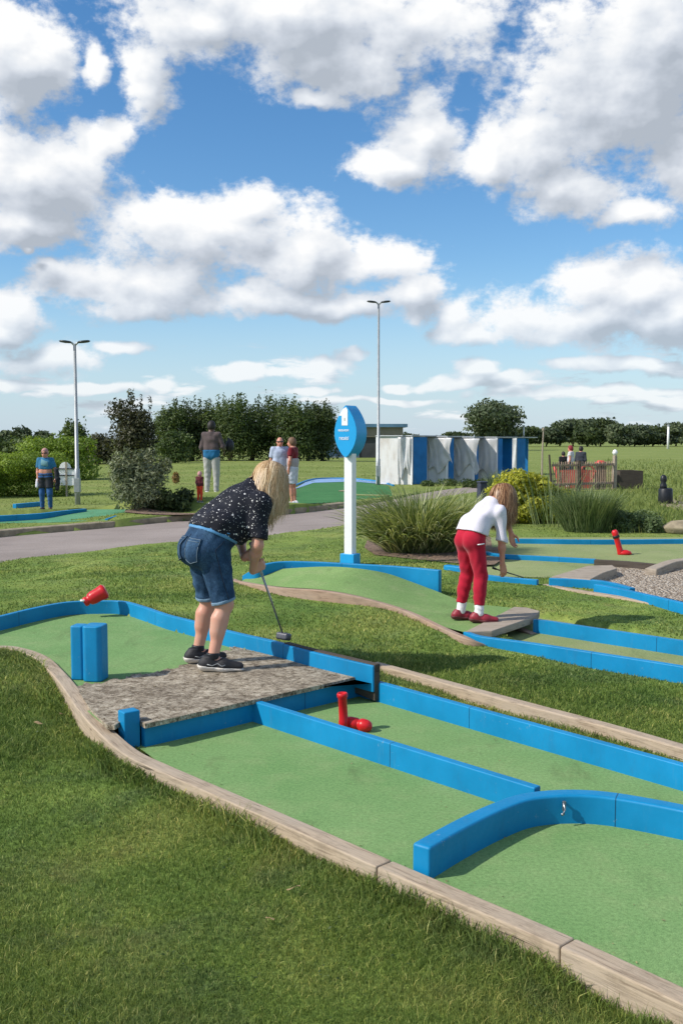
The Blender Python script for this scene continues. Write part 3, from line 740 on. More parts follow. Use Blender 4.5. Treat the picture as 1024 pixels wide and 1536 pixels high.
# strips covered by the near kerb
def ribbon(P, w): A, B = offs(P, w / 2), offs(P, -w / 2); return [tuple(p) for p in A] + [tuple(p) for p in B[::-1]]
EXC.append(ribbon(KERB, .09)); EXC.append(ribbon(RIM, .07))
def scatter(npts, y0, y1, hmin, hmax, wpx, x0=-160, x1=1184, keep=None):
    px = RNG.uniform(x0, x1, npts); py = RNG.uniform(y0, y1, npts)
    dx = (px - 512) / F; v = (768 - py) / F
    dy = UP.y * v + FW.y; dz = UP.z * v + FW.z
    z = np.zeros(npts)
    for _ in range(4):
        t = (z - CAMZ) / dz; x, y = dx * t, dy * t; z = .5 * z + .5 * gz(x, y)
    t = (z - CAMZ) / dz; x, y = dx * t, dy * t
    ok = (t > 0) & (t < 90)
    for P in EXC: ok &= ~inpoly(x, y, P)
    if keep is not None: ok &= keep(x, y)
    x, y = x[ok], y[ok]; z = gz(x, y) - .004
    n = len(x); h = RNG.uniform(hmin, hmax, n) * (1 + .35 * np.sin(x * 2.1 + 1.3 * np.sin(y * 1.7)))
    w = y / F * wpx * RNG.uniform(.6, 1.3, n) * .5
    return x, y, z, h, np.clip(w, .0009, .02)
parts = [scatter(310000, 985, 1640, .020, .045, 1.15), scatter(150000, 830, 1140, .014, .028, 1.5), scatter(60000, 765, 900, .012, .026, 1.4)]
X = [np.concatenate([p[i] for p in parts]) for i in range(5)]
tag(link('lawn_grass', blades_mesh(*X), M['blades']), 'short mown green grass blades of the lawn', 'grass', kind='stuff')
# taller fringe along the near kerb and boards
def fringe(P, side, n, hmin, hmax, spread=.05):
    i = RNG.integers(0, len(P) - 1, n); t = RNG.uniform(0, 1, n)[:, None]
    q = P[i] * (1 - t) + P[i + 1] * t; T = P[i + 1] - P[i]; T /= np.linalg.norm(T[:, :2], axis=1)[:, None] + 1e-9
    d = side[0] + np.abs(RNG.normal(0, spread, n)) * np.sign(side[1])
    x = q[:, 0] - T[:, 1] * d; y = q[:, 1] + T[:, 0] * d
    clump = (np.sin(x * 9) + np.sin(y * 7 + 2) + np.sin(x * 23 + y * 17)) / 3
    return x, y, gz(x, y) - .004, RNG.uniform(hmin, hmax, n) * (.75 + .5 * np.clip(clump, -.6, 1)), y / F * 2.0 * .5 * RNG.uniform(.6, 1.2, n)
fr = [fringe(KERB, (-.05, -1), 9000, .05, .115), fringe(RIM, (.03, 1), 5000, .04, .07)]
X = [np.concatenate([p[i] for p in fr]) for i in range(5)]
tag(link('edge_grass', blades_mesh(*X, name='edge_grass'), M['blades']), 'longer unmown grass along timber kerb and blue rim', 'grass', kind='stuff')
# rough field grass at the right and a light scatter further off
fld = lambda x, y: (x > 5.5) | (y > 45)
a_ = scatter(15000, 690, 800, .06, .24, 1.3, 880, 1200, lambda x, y: (x > y * .26) & (y > 17)); b_ = scatter(30000, 668, 760, .02, .05, 1.0, -100, 1150)
c_ = scatter(9000, 700, 800, .02, .05, 1.0, -100, 600)
X = [np.concatenate([p[i] for p in (a_, b_, c_)]) for i in range(5)]
tag(link('field_grass', blades_mesh(*X, name='field_grass'), M['blades']), 'rough grass of the field beyond the path', 'grass', kind='stuff')
# fallen leaves and straw on the near lawn
M['dry_leaf'] = plain('dry_leaf', (.36, .25, .13), .8, .3, 30, .2)
for k, (x, y) in enumerate([(58, 1094), (94, 1080), (405, 1392), (440, 1345)]):
    p = base(x, y); 
    V = []; 
    for a in range(7):
        t = a / 6; V += [(t * .055 - .0275, .010 * math.sin(math.pi * t) + .001, .006 * math.sin(5 * t)), (t * .055 - .0275, -.010 * math.sin(math.pi * t) - .001, .004 * math.cos(4 * t))]
    b = MB(); b.add(V)
    for a in range(6): b.face([2 * a, 2 * a + 1, 2 * a + 3, 2 * a + 2])
    o = b.build('fallen_leaf', M['dry_leaf']); o.location = p + Vector((0, 0, .04)); o.rotation_euler = (.2, .1, k * 1.1); s = o.modifiers.new('t', 'SOLIDIFY'); s.thickness = .0015
    tag(o, ['tan fallen leaf lying nearest the left photo edge', 'tan fallen leaf just above and right of another near the left kerb bend', 'curled straw coloured leaf lowest on the near lawn', 'tan leaf on the near lawn halfway to the timber kerb'][k], 'leaf')

# leaf crumbs and grit lying on the felt, the slab and along the boards
def crumbs(polys, n, smin, smax, name, mat, label, edge=None):
    xs, ys, zs = [], [], []
    for P, z, m in polys:
        A = np.array([p[:2] for p in P]); lo, hi = A.min(0), A.max(0); lo = np.maximum(lo, [-5, 0]); hi = np.minimum(hi, [6, 20])
        x = RNG.uniform(lo[0], hi[0], m * 4); y = RNG.uniform(lo[1], hi[1], m * 4); k = inpoly(x, y, P); x, y = x[k][:m], y[k][:m]
        xs.append(x); ys.append(y); zs.append(np.full(len(x), z))
        # gather along the outline
        i = RNG.integers(0, len(A), m); t = RNG.uniform(0, 1, m)[:, None]; q = A[i] * (1 - t) + A[(i + 1) % len(A)] * t; q = q + RNG.normal(0, .05, q.shape)
        k = inpoly(q[:, 0], q[:, 1], P) & (np.abs(q[:, 0]) < 6); xs.append(q[k, 0]); ys.append(q[k, 1]); zs.append(np.full(k.sum(), z))
    x, y, z = np.concatenate(xs), np.concatenate(ys), np.concatenate(zs); n = len(x); a = RNG.uniform(0, 6.28, n); s = RNG.uniform(smin, smax, n) * RNG.uniform(.4, 1, n)
    u = np.stack([np.cos(a) * s, np.sin(a) * s, RNG.uniform(-.3, .3, n) * s], 1); v = np.stack([-np.sin(a) * s * .45, np.cos(a) * s * .45, RNG.uniform(0, .4, n) * s], 1)
    c = np.stack([x, y, z + .004], 1); V = np.stack([c - u, c - v * .8 + [0, 0, .001], c + u, c + v], 1)
    return tag(link(name, npmesh(name, V.reshape(-1, 3), np.arange(4 * n).reshape(-1, 4), RNG.uniform(0, 1, n)), mat), label, 'litter', kind='stuff')
M['crumb'] = leaf_mat('leaf_crumbs', (.05, .035, .02), (.16, .11, .05), (.36, .28, .14), .1)
crumbs([(LOW, .0, 170), (up_poly, .13, 60), (LANE2, 0, 40), ([tuple(p) for p in SLP], .146, 260)], 0, .003, .011, 'leaf_litter', M['crumb'], 'dry leaf crumbs scattered on felt and slab')
# broad leaved weeds pressed into the near lawn
def weeds(n):
    px = RNG.uniform(-100, 1100, n); py = RNG.uniform(900, 1600, n); V = []; 
    for a, b in zip(px, py):
        p = base(a, b)
        if any(inpoly(np.array([p.x]), np.array([p.y]), P)[0] for P in EXC): continue
        for _ in range(RNG.integers(3, 9)):
            c = Vector((p.x, p.y, p.z)) + Vector(RNG.normal(0, .028, 3)) * Vector((1, 1, 0)) if False else Vector((p.x + RNG.normal(0, .03), p.y + RNG.normal(0, .03), p.z + RNG.uniform(.018, .034)))
            t = RNG.uniform(0, 6.28); s = RNG.uniform(.004, .008); u = Vector((math.cos(t) * s, math.sin(t) * s, RNG.normal(0, .3) * s)); w = Vector((-math.sin(t) * s * .6, math.cos(t) * s * .6, RNG.normal(0, .3) * s))
            V += [c - u, c - w, c + u, c + w]
    m = len(V) // 4
    return tag(link('clover', npmesh('clover', np.array([tuple(v) for v in V]), np.arange(4 * m).reshape(-1, 4), RNG.uniform(0, 1, m)), LM['mid']), 'small clover and weed leaves in the mown lawn', 'weeds', kind='stuff')
# ------------------------------------------------------------------ foliage generators
def leaf_cloud(clumps, n, leaf, seed=0, up=.3, shell=.55, aspect=.55, flat=0):
    r = np.random.default_rng(seed)
    C_ = np.array([c for c, _ in clumps], float); R_ = np.array([q for _, q in clumps], float)
    wgt = (R_[:, 0] * R_[:, 1] + R_[:, 0] * R_[:, 2] + R_[:, 1] * R_[:, 2]); wgt /= wgt.sum()
    i = r.choice(len(C_), n, p=wgt)
    d = r.normal(size=(n, 3)); d /= np.linalg.norm(d, axis=1)[:, None]
    lump = 1 + .16 * np.sin(d[:, 0] * 7 + i) * np.sin(d[:, 1] * 6 + 2 * i) + .12 * np.sin(d[:, 2] * 9 + i * 3)
    rr = (shell + (1.04 - shell) * r.uniform(0, 1, n) ** .6) * lump
    P = C_[i] + d * R_[i] * rr[:, None]
    nrm = d * .8 + r.normal(size=(n, 3)) * .6 + np.array([0, 0, up]); nrm /= np.linalg.norm(nrm, axis=1)[:, None]
    a = np.cross(nrm, r.normal(size=(n, 3))); a /= np.linalg.norm(a, axis=1)[:, None]; b = np.cross(nrm, a)
    s = leaf * r.uniform(.6, 1.4, n)[:, None] * .5
    V = np.stack([P - a * s, P + b * s * aspect, P + a * s, P - b * s * aspect], 1)
    cl = r.uniform(0, 1, len(C_))
    rnd = np.clip(.55 * r.uniform(0, 1, n) + .45 * cl[i], 0, 1)
    return V.reshape(-1, 3), np.arange(4 * n).reshape(-1, 4), rnd
def foliage(name, mat, parent, clumps, n, leaf, seed=0, **k):
    V, Fc, rnd = leaf_cloud(clumps, n, leaf, seed, **k)
    return link(name, npmesh(name, V, Fc, rnd), mat, parent)
def trunk(parent, h, r, limbs=4, seed=0, lean=0, spread=.5, z0=-.1, mat=None):
    rr = random.Random(seed); b = MB()
    pts = [(lean * t * t + .04 * h * math.sin(3 * t + seed), .03 * h * math.sin(4 * t + seed), z0 + (h - z0) * t) for t in (0, .25, .5, .75, 1)]
    b.tube(pts, [r * 1.25, r, r * .85, r * .6, r * .25], 8)
    for k in range(limbs):
        t = .35 + .5 * k / limbs; p = Vector(pts[0]).lerp(Vector(pts[-1]), t); a = 2.4 * k + seed
        q = p + Vector((math.cos(a), math.sin(a), .9)) * h * spread * .5 * rr.uniform(.7, 1.1)
        m = p.lerp(q, .5) + Vector((0, 0, .04 * h))
        b.tube([p, m, q], [r * .5, r * .35, r * .12], 6)
    return b.build('trunk', mat or M['bark'], parent, 0, True)
def strap_tuft(n, length, spread, width, seed=0, rad0=.5, stiff=.5, segs=6, sx=1, sy=1):
    """arching strap leaves out of a broad root stock"""
    r = np.random.default_rng(seed)
    a = r.uniform(0, 2 * np.pi, n); rb = np.sqrt(r.uniform(0, 1, n))
    x0 = np.cos(a) * rb * rad0 * sx; y0 = np.sin(a) * rb * rad0 * sy
    da = a + r.normal(0, .6, n); L = length * r.uniform(.55, 1.1, n)
    th0 = np.clip(.08 + spread * rb * r.uniform(.5, 1.1, n), 0, 1.25)        # from vertical
    bend = (1 - stiff) * r.uniform(.5, 1.7, n)
    V = np.zeros((n, segs + 1, 2, 3)); p = np.stack([x0, y0, np.full(n, -.02)], 1)
    side = np.stack([-np.sin(da), np.cos(da), np.zeros(n)], 1)
    tw = r.normal(0, .5, n)
    for k in range(segs + 1):
        t = k / segs; w = width * (1 - t ** 2.2) * (.6 + .4 * min(1, t * 4)) * .5 + .0004
        s2 = side * np.cos(tw)[:, None] + np.array([0, 0, 1.]) * np.sin(tw)[:, None]
        V[:, k, 0] = p - s2 * w; V[:, k, 1] = p + s2 * w
        th = th0 + bend * 2.1 * t * t
        st_ = np.stack([np.cos(da) * np.sin(th), np.sin(da) * np.sin(th), np.cos(th)], 1)
        p = p + st_ * (L / segs)[:, None]
        p[:, 2] = np.maximum(p[:, 2], .01)
    b = (np.arange(n) * (segs + 1) * 2)[:, None, None]; k = np.arange(segs)[None, :, None] * 2
    Fc = (b + k + np.array([0, 1, 3, 2])[None, None, :]).reshape(-1, 4)
    return V.reshape(-1, 3), Fc, np.repeat(r.uniform(0, 1, n), segs)
LM = {}
LM['dark'] = leaf_mat('dark_leaves', (.022, .038, .014), (.058, .085, .028), (.12, .155, .055))
LM['brown'] = leaf_mat('bronze_leaves', (.025, .030, .014), (.062, .066, .032), (.12, .12, .055))
LM['mid'] = leaf_mat('green_leaves', (.028, .050, .014), (.072, .112, .03), (.15, .195, .06))
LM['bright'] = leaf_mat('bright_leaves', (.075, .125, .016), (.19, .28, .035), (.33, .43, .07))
LM['lime'] = leaf_mat('lime_leaves', (.14, .16, .012), (.34, .36, .03), (.58, .55, .08))
LM['olive'] = leaf_mat('grey_olive_leaves', (.06, .08, .036), (.155, .18, .10), (.32, .34, .21), .25)
LM['silver'] = leaf_mat('silver_green_leaves', (.06, .10, .04), (.15, .21, .085), (.31, .36, .18), .3)
LM['tan'] = leaf_mat('dry_tan_leaves', (.12, .07, .02), (.25, .16, .06), (.38, .27, .12))
LM['strap'] = leaf_mat('strap_leaves', (.085, .13, .04), (.24, .295, .11), (.60, .60, .36), .4)
LM['far'] = leaf_mat('far_leaves', (.036, .055, .028), (.078, .106, .05), (.14, .17, .078), .2)

weeds(110)
def px2m(p, px): return px * p.y / F

# spiky clump beside the girl
p = base(632, 832); k = px2m(p, 1)
o = link('grass_clump', npmesh('grass_clump', *strap_tuft(2500, 118 * k, .85, .022, 4, 42 * k, .5, 7, 1.2, .8), smooth=True), LM['strap'])
o.location = (p.x, p.y + .35, p.z); tag(o, 'big spiky strap leaved grass clump in bark mulch', 'shrub')
p = base(690, 790)
o = link('grass_clump', npmesh('grass_clump', *strap_tuft(600, .8, .7, .025, 14, .5, .5, 6), smooth=True), LM['strap'])
o.location = (p.x, p.y, p.z); tag(o, 'smaller spiky grass clump close behind the girl in red trousers', 'shrub')
# fine tuft and low silvery ground plants at the right
p = base(884, 800); k = px2m(p, 1)
o = link('grass_clump', npmesh('grass_clump', *strap_tuft(2400, 74 * k, .48, .014, 5, 26 * k, .76, 6, 1.2, .8), smooth=True), LM['silver'])
o.location = (p.x, p.y + .3, p.z); tag(o, 'fine soft grass tuft in front of the slatted fence', 'shrub')
p = base(962, 802); k = px2m(p, 1)
cl = [((random.uniform(-46, 46) * k, random.uniform(-.3, .9), random.uniform(4, 24) * k), (13 * k, 13 * k, 12 * k)) for _ in range(26)]
o = foliage('low_shrub', LM['silver'], None, cl, 9000, .07, 8, aspect=.3); o.location = (p.x, p.y + .6, p.z); tag(o, 'low spreading silvery green plant right of the soft grass tuft', 'shrub')
# lime shrub
p = base(790, 787); k = px2m(p, 1)
e = empty('shrub', tuple(p + Vector((0, .6, 0))), 0, 'rounded yellow green shrub behind the hair of the girl', 'shrub')
cl = [((-12 * k, 0, 40 * k), (40 * k, 36 * k, 36 * k)), ((22 * k, .1, 36 * k), (30 * k, 30 * k, 32 * k)), ((-30 * k, 0, 28 * k), (26 * k, 26 * k, 28 * k)), ((34 * k, -.1, 18 * k), (22 * k, 22 * k, 20 * k)), ((0, -.2, 18 * k), (40 * k, 30 * k, 20 * k)), ((5 * k, 0, 55 * k), (30 * k, 26 * k, 24 * k)), ((52 * k, .2, 24 * k), (20 * k, 20 * k, 24 * k))]
r_ = random.Random(5); cl += [((c[0] + q[0] * .8 * math.cos(a), c[1] + q[1] * .8 * math.sin(a), c[2] + q[2] * .75 * r_.uniform(-.4, 1)), (.17, .17, .13)) for c, q in list(cl) for a in [r_.uniform(0, 6.3) for _ in range(9)]]
foliage('foliage', LM['lime'], e, cl, 26000, .062, 6, aspect=.7, shell=.7); trunk(e, 40 * k, .04, 5, 3, 0, .9)
# small reedy plant left of it and by the fence
for (x, y, n, L_, lab) in ((745, 735, 260, .75, 'wispy tall grass behind the head of the girl'), (823, 790, 45, 1.4, 'few thin tall stalks between lime shrub and grass tuft')):
    p = base(x, y); o = link('reed_plant', npmesh('reed_plant', *strap_tuft(n, L_, .5, .02, x, .35, .8, 5), smooth=True), LM['silver']); o.location = p; tag(o, lab, 'plant')
# olive bush with its dark underplant
p = base(207, 762); k = px2m(p, 1)
e = empty('bush', tuple(p), 0, 'grey green bushy shrub on bare soil across the path', 'bush')
r_ = random.Random(11)
cl = [((0, 0, 36 * k), (36 * k, 34 * k, 34 * k)), ((-16 * k, 0, 52 * k), (30 * k, 28 * k, 26 * k)), ((20 * k, 0, 50 * k), (28 * k, 28 * k, 26 * k)), ((0, -.3, 22 * k), (38 * k, 30 * k, 22 * k))]
for _ in range(34):
    a = r_.uniform(0, 6.28); s = r_.uniform(.4, 1.0); cl.append(((46 * k * math.cos(a) * s, 36 * k * math.sin(a) * s, (58 + 28 * (1 - s) + r_.uniform(-12, 10)) * k), (6 * k, 6 * k, 12 * k)))
foliage('foliage', LM['olive'], e, cl, 9000, .10, 9, aspect=.28, shell=.35); trunk(e, 50 * k, .06, 7, 5, 0, .9)
p = base(246, 764); cl = [((random.uniform(-34, 34) * k, random.uniform(-.3, .3), random.uniform(4, 18) * k), (14 * k, 12 * k, 12 * k)) for _ in range(12)]
o = foliage('low_shrub', LM['dark'], None, cl, 3500, .10, 10, aspect=.4); o.location = p; tag(o, 'low dark green plant at the foot of the olive bush', 'shrub')
# front hedge
def hedge(name, A, B, h, depth, n, leaf, mat, label, cat, seed, var=.12):
    A, B = Vector(A), Vector(B); L_ = (B - A).length; t = (B - A).normalized(); nrm = Vector((-t.y, t.x, 0)); r_ = random.Random(seed)
    cl = []; m = max(4, int(L_ / (h * .45)))
    for i in range(m + 1):
        for j in range(3):
            c = A.lerp(B, i / m) + nrm * r_.uniform(-.3, .3) * depth - A
            hh = h * (.2 + .3 * j + r_.uniform(-var, var) * .5)
            cl.append(((c.x, c.y, c.z + hh), (h * .34, depth * .5, h * .25)))
    o = foliage(name, mat, None, cl, n, leaf, seed, up=.5); o.location = A; return tag(o, label, cat)
a_, b_ = base(-90, 748), base(70, 745)
hedge('hedge', a_ + Vector((0, .7, 0)), b_ + Vector((0, .9, 0)), 1.36, 1.6, 42000, .065, LM['bright'], 'clipped bright green hedge behind the man in the blue shirt', 'hedge', 21, .02)
a_, b_ = base(-120, 712), base(172, 697)
a_.y = b_.y = 46
a_.x, b_.x = (-120 - 512) * 46 / F, (150 - 512) * 46 / F
a_.z = b_.z = gzz(b_.x, 46)
hedge('hedge', a_, a_.lerp(b_, .72), 1.75, 2.2, 9000, .16, LM['mid'], 'long dull green hedge rising behind the front hedge', 'hedge', 22, .2)
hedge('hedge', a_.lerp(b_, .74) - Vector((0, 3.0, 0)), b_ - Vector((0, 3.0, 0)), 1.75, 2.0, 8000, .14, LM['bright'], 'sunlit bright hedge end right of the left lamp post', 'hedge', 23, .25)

def spires(cx, w, h, n, r_, k=.25):
    return [((cx + r_.uniform(-w, w) * .75, r_.uniform(-.5, .5), h * r_.uniform(.70, .92)), (k * r_.uniform(.5, 1), k, h * r_.uniform(.09, .19))) for _ in range(n)]
def far_tree(name, px, pyb, hpx, wpx, Y, mat, label, cat, seed, n=3000, leaf=.2, spire=0, group=None, round_=False):
    x = (px - 512) * Y / F; z = gzz(x, Y); h = hpx * Y / F; w = wpx * Y / F / 2
    zb = CAMZ - (pyb - HOR) * Y / F
    e = empty(name, (x, Y, min(z, zb) if zb < z + .3 else z), seed, label, cat, group); r_ = random.Random(seed)
    cl = []
    for i in range(11 if not round_ else 16):
        a = r_.uniform(0, 6.28); s = r_.uniform(0, .62); zz = r_.uniform(.28, .78) if not round_ else r_.uniform(.26, .84)
        q = 1 - abs(zz - .5) * .75
        cl.append(((w * s * math.cos(a) * q, w * s * math.sin(a) * q, h * zz), (w * r_.uniform(.40, .60), w * r_.uniform(.40, .60), h * r_.uniform(.15, .22))))
    if not round_: cl += [((0, 0, h * .24), (w * .95, w * .8, h * .25)), ((0, 0, h * .55), (w * .75, w * .7, h * .3))]
    cl += spires(0, w * .95, h, spire, r_, .034 * h) if spire else []
    foliage('crown', mat, e, cl, n, leaf, seed, shell=.4)
    trunk(e, h * .7, .03 * h, 5, seed, 0, .5)
    return e
# tall bushes with upright shoots behind the far lawn
TB = 'tall bushes with upright shoots'
labs = ['leftmost tall shooting bush, next to the dark tree', 'tall shooting bush second from the left in its row', 'tall shooting bush behind the man in the hooded jumper', 'tall shooting bush just right of the man in the hooded jumper', 'tall shooting bush midway along the row behind the far lawn', 'tall shooting bush left of the couple', 'tall shooting bush directly behind the couple', 'tall shooting bush right of the couple', 'rightmost tall shooting bush, next to the blue sign']
for i, (x, h, w) in enumerate([(258, 84, 50), (288, 95, 52), (318, 92, 54), (348, 98, 56), (378, 100, 56), (408, 98, 56), (436, 96, 54), (462, 90, 52), (483, 80, 40)]):
    far_tree('tall_bush', x, 690, h, w * 1.75, 74 + (i % 3) * 1.5, LM['mid'] if i in (0, 3) else LM['dark'] if i % 2 else LM['mid'], labs[i], 'bush', 40 + i, 9000, .17, 24, TB)
far_tree('dark_tree', 197, 695, 112, 84, 66, LM['brown'], 'dark bronze green tree left of the tall bush row', 'tree', 60, 9000, .2, 7)
far_tree('dark_tree', 150, 672, 50, 60, 70, LM['brown'], 'low brownish tree between left lamp and dark tree', 'tree', 61, 3500, .22, 2)
far_tree('bushy_tree', 112, 672, 62, 60, 80, LM['mid'], 'olive green tree directly behind the left lamp post', 'tree', 62, 4000, .24, 4)
far_tree('low_bush', 262, 690, 50, 62, 62, LM['mid'], 'broad green bush below the dark tree and tall row', 'bush', 63, 5000, .17, 0)
for i, (x, h, w, l) in enumerate([(8, 34, 50, 'far tree at the left photo edge above the hedge'), (38, 44, 40, 'taller far tree just left of the man in blue'), (70, 34, 40, 'small far tree left of the left lamp')]):
    far_tree('far_tree', x, 664, h, w, 120, LM['far'], l, 'tree', 70 + i, 1800, .45, 0, 'far trees on the left', True)
# dry tan weeds
for x, y, h, l in ((343, 688, 34, 'tall dry tan weed beside the man in the hooded jumper'), (264, 726, 16, 'short dry tan weed right of the olive bush')):
    p = base(x, y); kk = px2m(p, 1)
    o = foliage('dry_weed', LM['tan'], None, [((0, 0, h * kk * .55), (5 * kk, 5 * kk, h * kk * .5))], 600, .12, 3, aspect=.3); o.location = p; tag(o, l, 'weed')
# big round tree and the tree line across the field
far_tree('round_tree', 736, 663, 72, 122, 150, LM['far'], 'large round crowned tree standing above the booths', 'tree', 80, 13000, .5, 0, None, True)
far_tree('round_tree', 610, 662, 28, 52, 140, LM['far'], 'low dark tree behind the left end of the booths', 'tree', 81, 3000, .4, 0, None, True)
far_tree('round_tree', 655, 662, 25, 20, 140, LM['far'], 'tiny round tree between the low dark tree and big round tree', 'tree', 82, 1200, .35, 0, None, True)
TL = [(790, 30, 34), (818, 30, 42), (858, 43, 50), (900, 42, 48), (925, 36, 34), (950, 33, 44), (978, 33, 40), (1012, 36, 44), (1050, 34, 50), (680, 22, 40), (760, 26, 40), (838, 36, 40), (880, 34, 40), (965, 28, 40), (1000, 30, 36)]
tl = ['tree line tree just right of the blue booth end', 'low tree line tree between the booths and the taller pair', 'taller left one of the two domed trees in the far tree line', 'taller right one of the two domed trees in the far tree line', 'tree line tree hugging the right side of the domed pair', 'tree line tree left of the white far post, nearer the domed pair', 'tree line tree immediately left of the white far post', 'tree line tree immediately right of the white far post', 'tree line tree cut by the right edge of the photo', 'low bush line tree left under the big round tree', 'low bush line tree right under the big round tree', 'tree line filler tree touching the left domed tree', 'tree line filler tree in the notch between the domed pair', 'low tree line filler tree left of the white far post', 'low tree line filler tree overlapping the white far post']
for i, (x, h, w) in enumerate(TL):
    far_tree('field_tree', x, 668, h, w * 1.4, 215 + (i % 4) * 6, LM['far'] if i % 3 else LM['dark'], tl[i], 'tree', 90 + i, 3400, .75, 0, 'trees in the far tree line', True)
# ------------------------------------------------------------------ street furniture and props
def lamp(px, pyb, pytop, zb, label, heads):
    b = at(px, pyb, zb); h = atd(px, pytop, b.y).z - zb
    e = empty('lamp_post', tuple(b), 0, label, 'lamp post', 'lamp posts')
    MB().tube([(0, 0, -.1), (0, 0, 1.0), (0, 0, 1.02), (0, 0, h - .05)], [.075, .075, .055, .038], 10).build('pole', M['grey_metal'], e, 0, True)
    MB().box((0, 0, .55), (.16, .16, .4)).build('access_box', M['grey_metal'], e, .01)
    for s in heads:
        hd = MB(); hd.tube([(0, 0, h - .1), (s * .07, 0, h - .03), (s * .12, 0, h)], .028, 8); hd.build('bracket', M['grey_metal'], e, 0, True)
        prof = [(0, .0), (.10, .015), (.13, .05), (.10, .085), (0, .10)]
        b2 = MB(); b2.lathe(prof, 14, Matrix.Translation((s * .26, 0, h - .03)) @ Matrix.Rotation(rad(-6 * s), 4, 'Y') @ Matrix.Diagonal((1.45, 1.0, .8, 1)))
        b2.build('lamp_head', M['dark_metal'], e, 0, True)
    return e
lamp(117, 757, 513, -.1, 'grey lamp post beside the man in the blue shirt', (-1, 1))
lamp(567, 729, 453, 0, 'taller grey lamp post at the left booth', (-1, 1))
# board hanging beside the left lamp
p = at(103, 745, -.1); k = p.y / F
e = empty('notice_board', tuple(p), 0, 'white notice board with rounded top on a stake beside the left lamp', 'sign')
P = [(-16 * k, 0), (16 * k, 0), (16 * k, 22 * k)] + [(9 * k * math.cos(a) - 4 * k, 24 * k + 11 * k * math.sin(a)) for a in np.linspace(0, math.pi, 9)] + [(-16 * k, 18 * k)]
b = MB(); 
def vprism(poly, y0, y1, zoff=0):
    m = MB(); n = len(poly); m.add([(x, y0, z + zoff) for x, z in poly] + [(x, y1, z + zoff) for x, z in poly])
    m.face(list(range(n))); m.face(list(range(2 * n - 1, n - 1, -1)))
    for i in range(n): j = (i + 1) % n; m.face([i, n + i, n + j, j])
    return m
vprism(P, -.02, .02, 17 * k).build('panel', M['white'], e, .004)
for z in (27, 37): MB().box((0, -.035, (17 + z - 12) * k), (34 * k, .02, .03)).build('rail', M['dark_metal'], e)
MB().box((-2 * k, -.05, 24 * k), (.05, .03, 56 * k)).build('stake', M['wood_grey'], e)

# eye shaped blue sign on its white post
p = at(525, 845, .12); k = p.y / F
yaw = rad(-32)
e = empty('lane_sign', tuple(p), yaw, 'blue leaf shaped lane sign on a square white post', 'sign')
MB().box((0, 0, .05), (.21, .17, .16)).build('foot', M['sign_blue'], e, .006)
MB().box((0, 0, .13 + .66), (.118, .11, 1.34)).build('post', M['white'], e, .004)
h0, h1 = 1.385, 2.06; hm = (h0 + h1) / 2 + .03; W = .168
def lens(n=22, s=1.0, cx=0):
    L = []; R = []
    for i in range(n + 1):
        t = i / n; z = h0 + (h1 - h0) * t; w = W * s * math.sin(math.pi * t ** .92) ** .82
        L.append((cx - w, z)); R.append((cx + w, z))
    return [L[0]] + R[1:-1] + [L[-1]] + L[-2:0:-1]
m = vprism(lens(), -.12, .14); o = m.build('sign_head', M['sign_blue'], e, .004)
# printed panel: white top field and two rows of lettering, on a face sheet standing proud
def facepoly(poly, y=-.123): return MB().sheet([(x, y, z) for x, z in poly])
fl = [q for q in lens() if q[0] <= .02]
top = [(.035, 1.80)] + [(.035, 2.0)] + [(.012, 2.035)] + [(-W * math.sin(math.pi * t ** .92) ** .82 + .008, h0 + (h1 - h0) * t) for t in (.93, .88, .84, .80)] + [(-.055, h0 + .80 * (h1 - h0)), (-.055, 1.80)]
facepoly(top).build('white_field', M['white'], e)
facepoly([(-.016, 1.86), (-.006, 1.86), (-.006, 1.90), (-.014, 1.895)], -.126).build('numeral', M['grey_metal'], e)
def letters(z, x0, x1, hh, seed):
    r_ = random.Random(seed); b = MB(); x = x0
    while x < x1:
        w = r_.uniform(.012, .024); t = r_.choice('nuool')
        s = .005
        if t in 'nuo': b.sheet([(x, -.126, z), (x + s, -.126, z), (x + s, -.126, z + hh), (x, -.126, z + hh)]); b.sheet([(x + w - s, -.126, z), (x + w, -.126, z), (x + w, -.126, z + hh), (x + w - s, -.126, z + hh)])
        else: b.sheet([(x, -.126, z), (x + s, -.126, z), (x + s, -.126, z + hh * 1.3), (x, -.126, z + hh * 1.3)]); w = s
        if t in 'no': b.sheet([(x + s, -.126, z + hh - s), (x + w - s, -.126, z + hh - s), (x + w - s, -.126, z + hh), (x + s, -.126, z + hh)])
        if t in 'uo': b.sheet([(x + s, -.126, z), (x + w - s, -.126, z), (x + w - s, -.126, z + s), (x + s, -.126, z + s)])
        x += w + .006
    return b
letters(1.725, -.105, .05, .024, 1).build('lettering', M['white'], e)
letters(1.615, -.09, .055, .034, 2).build('lettering', M['white'], e)

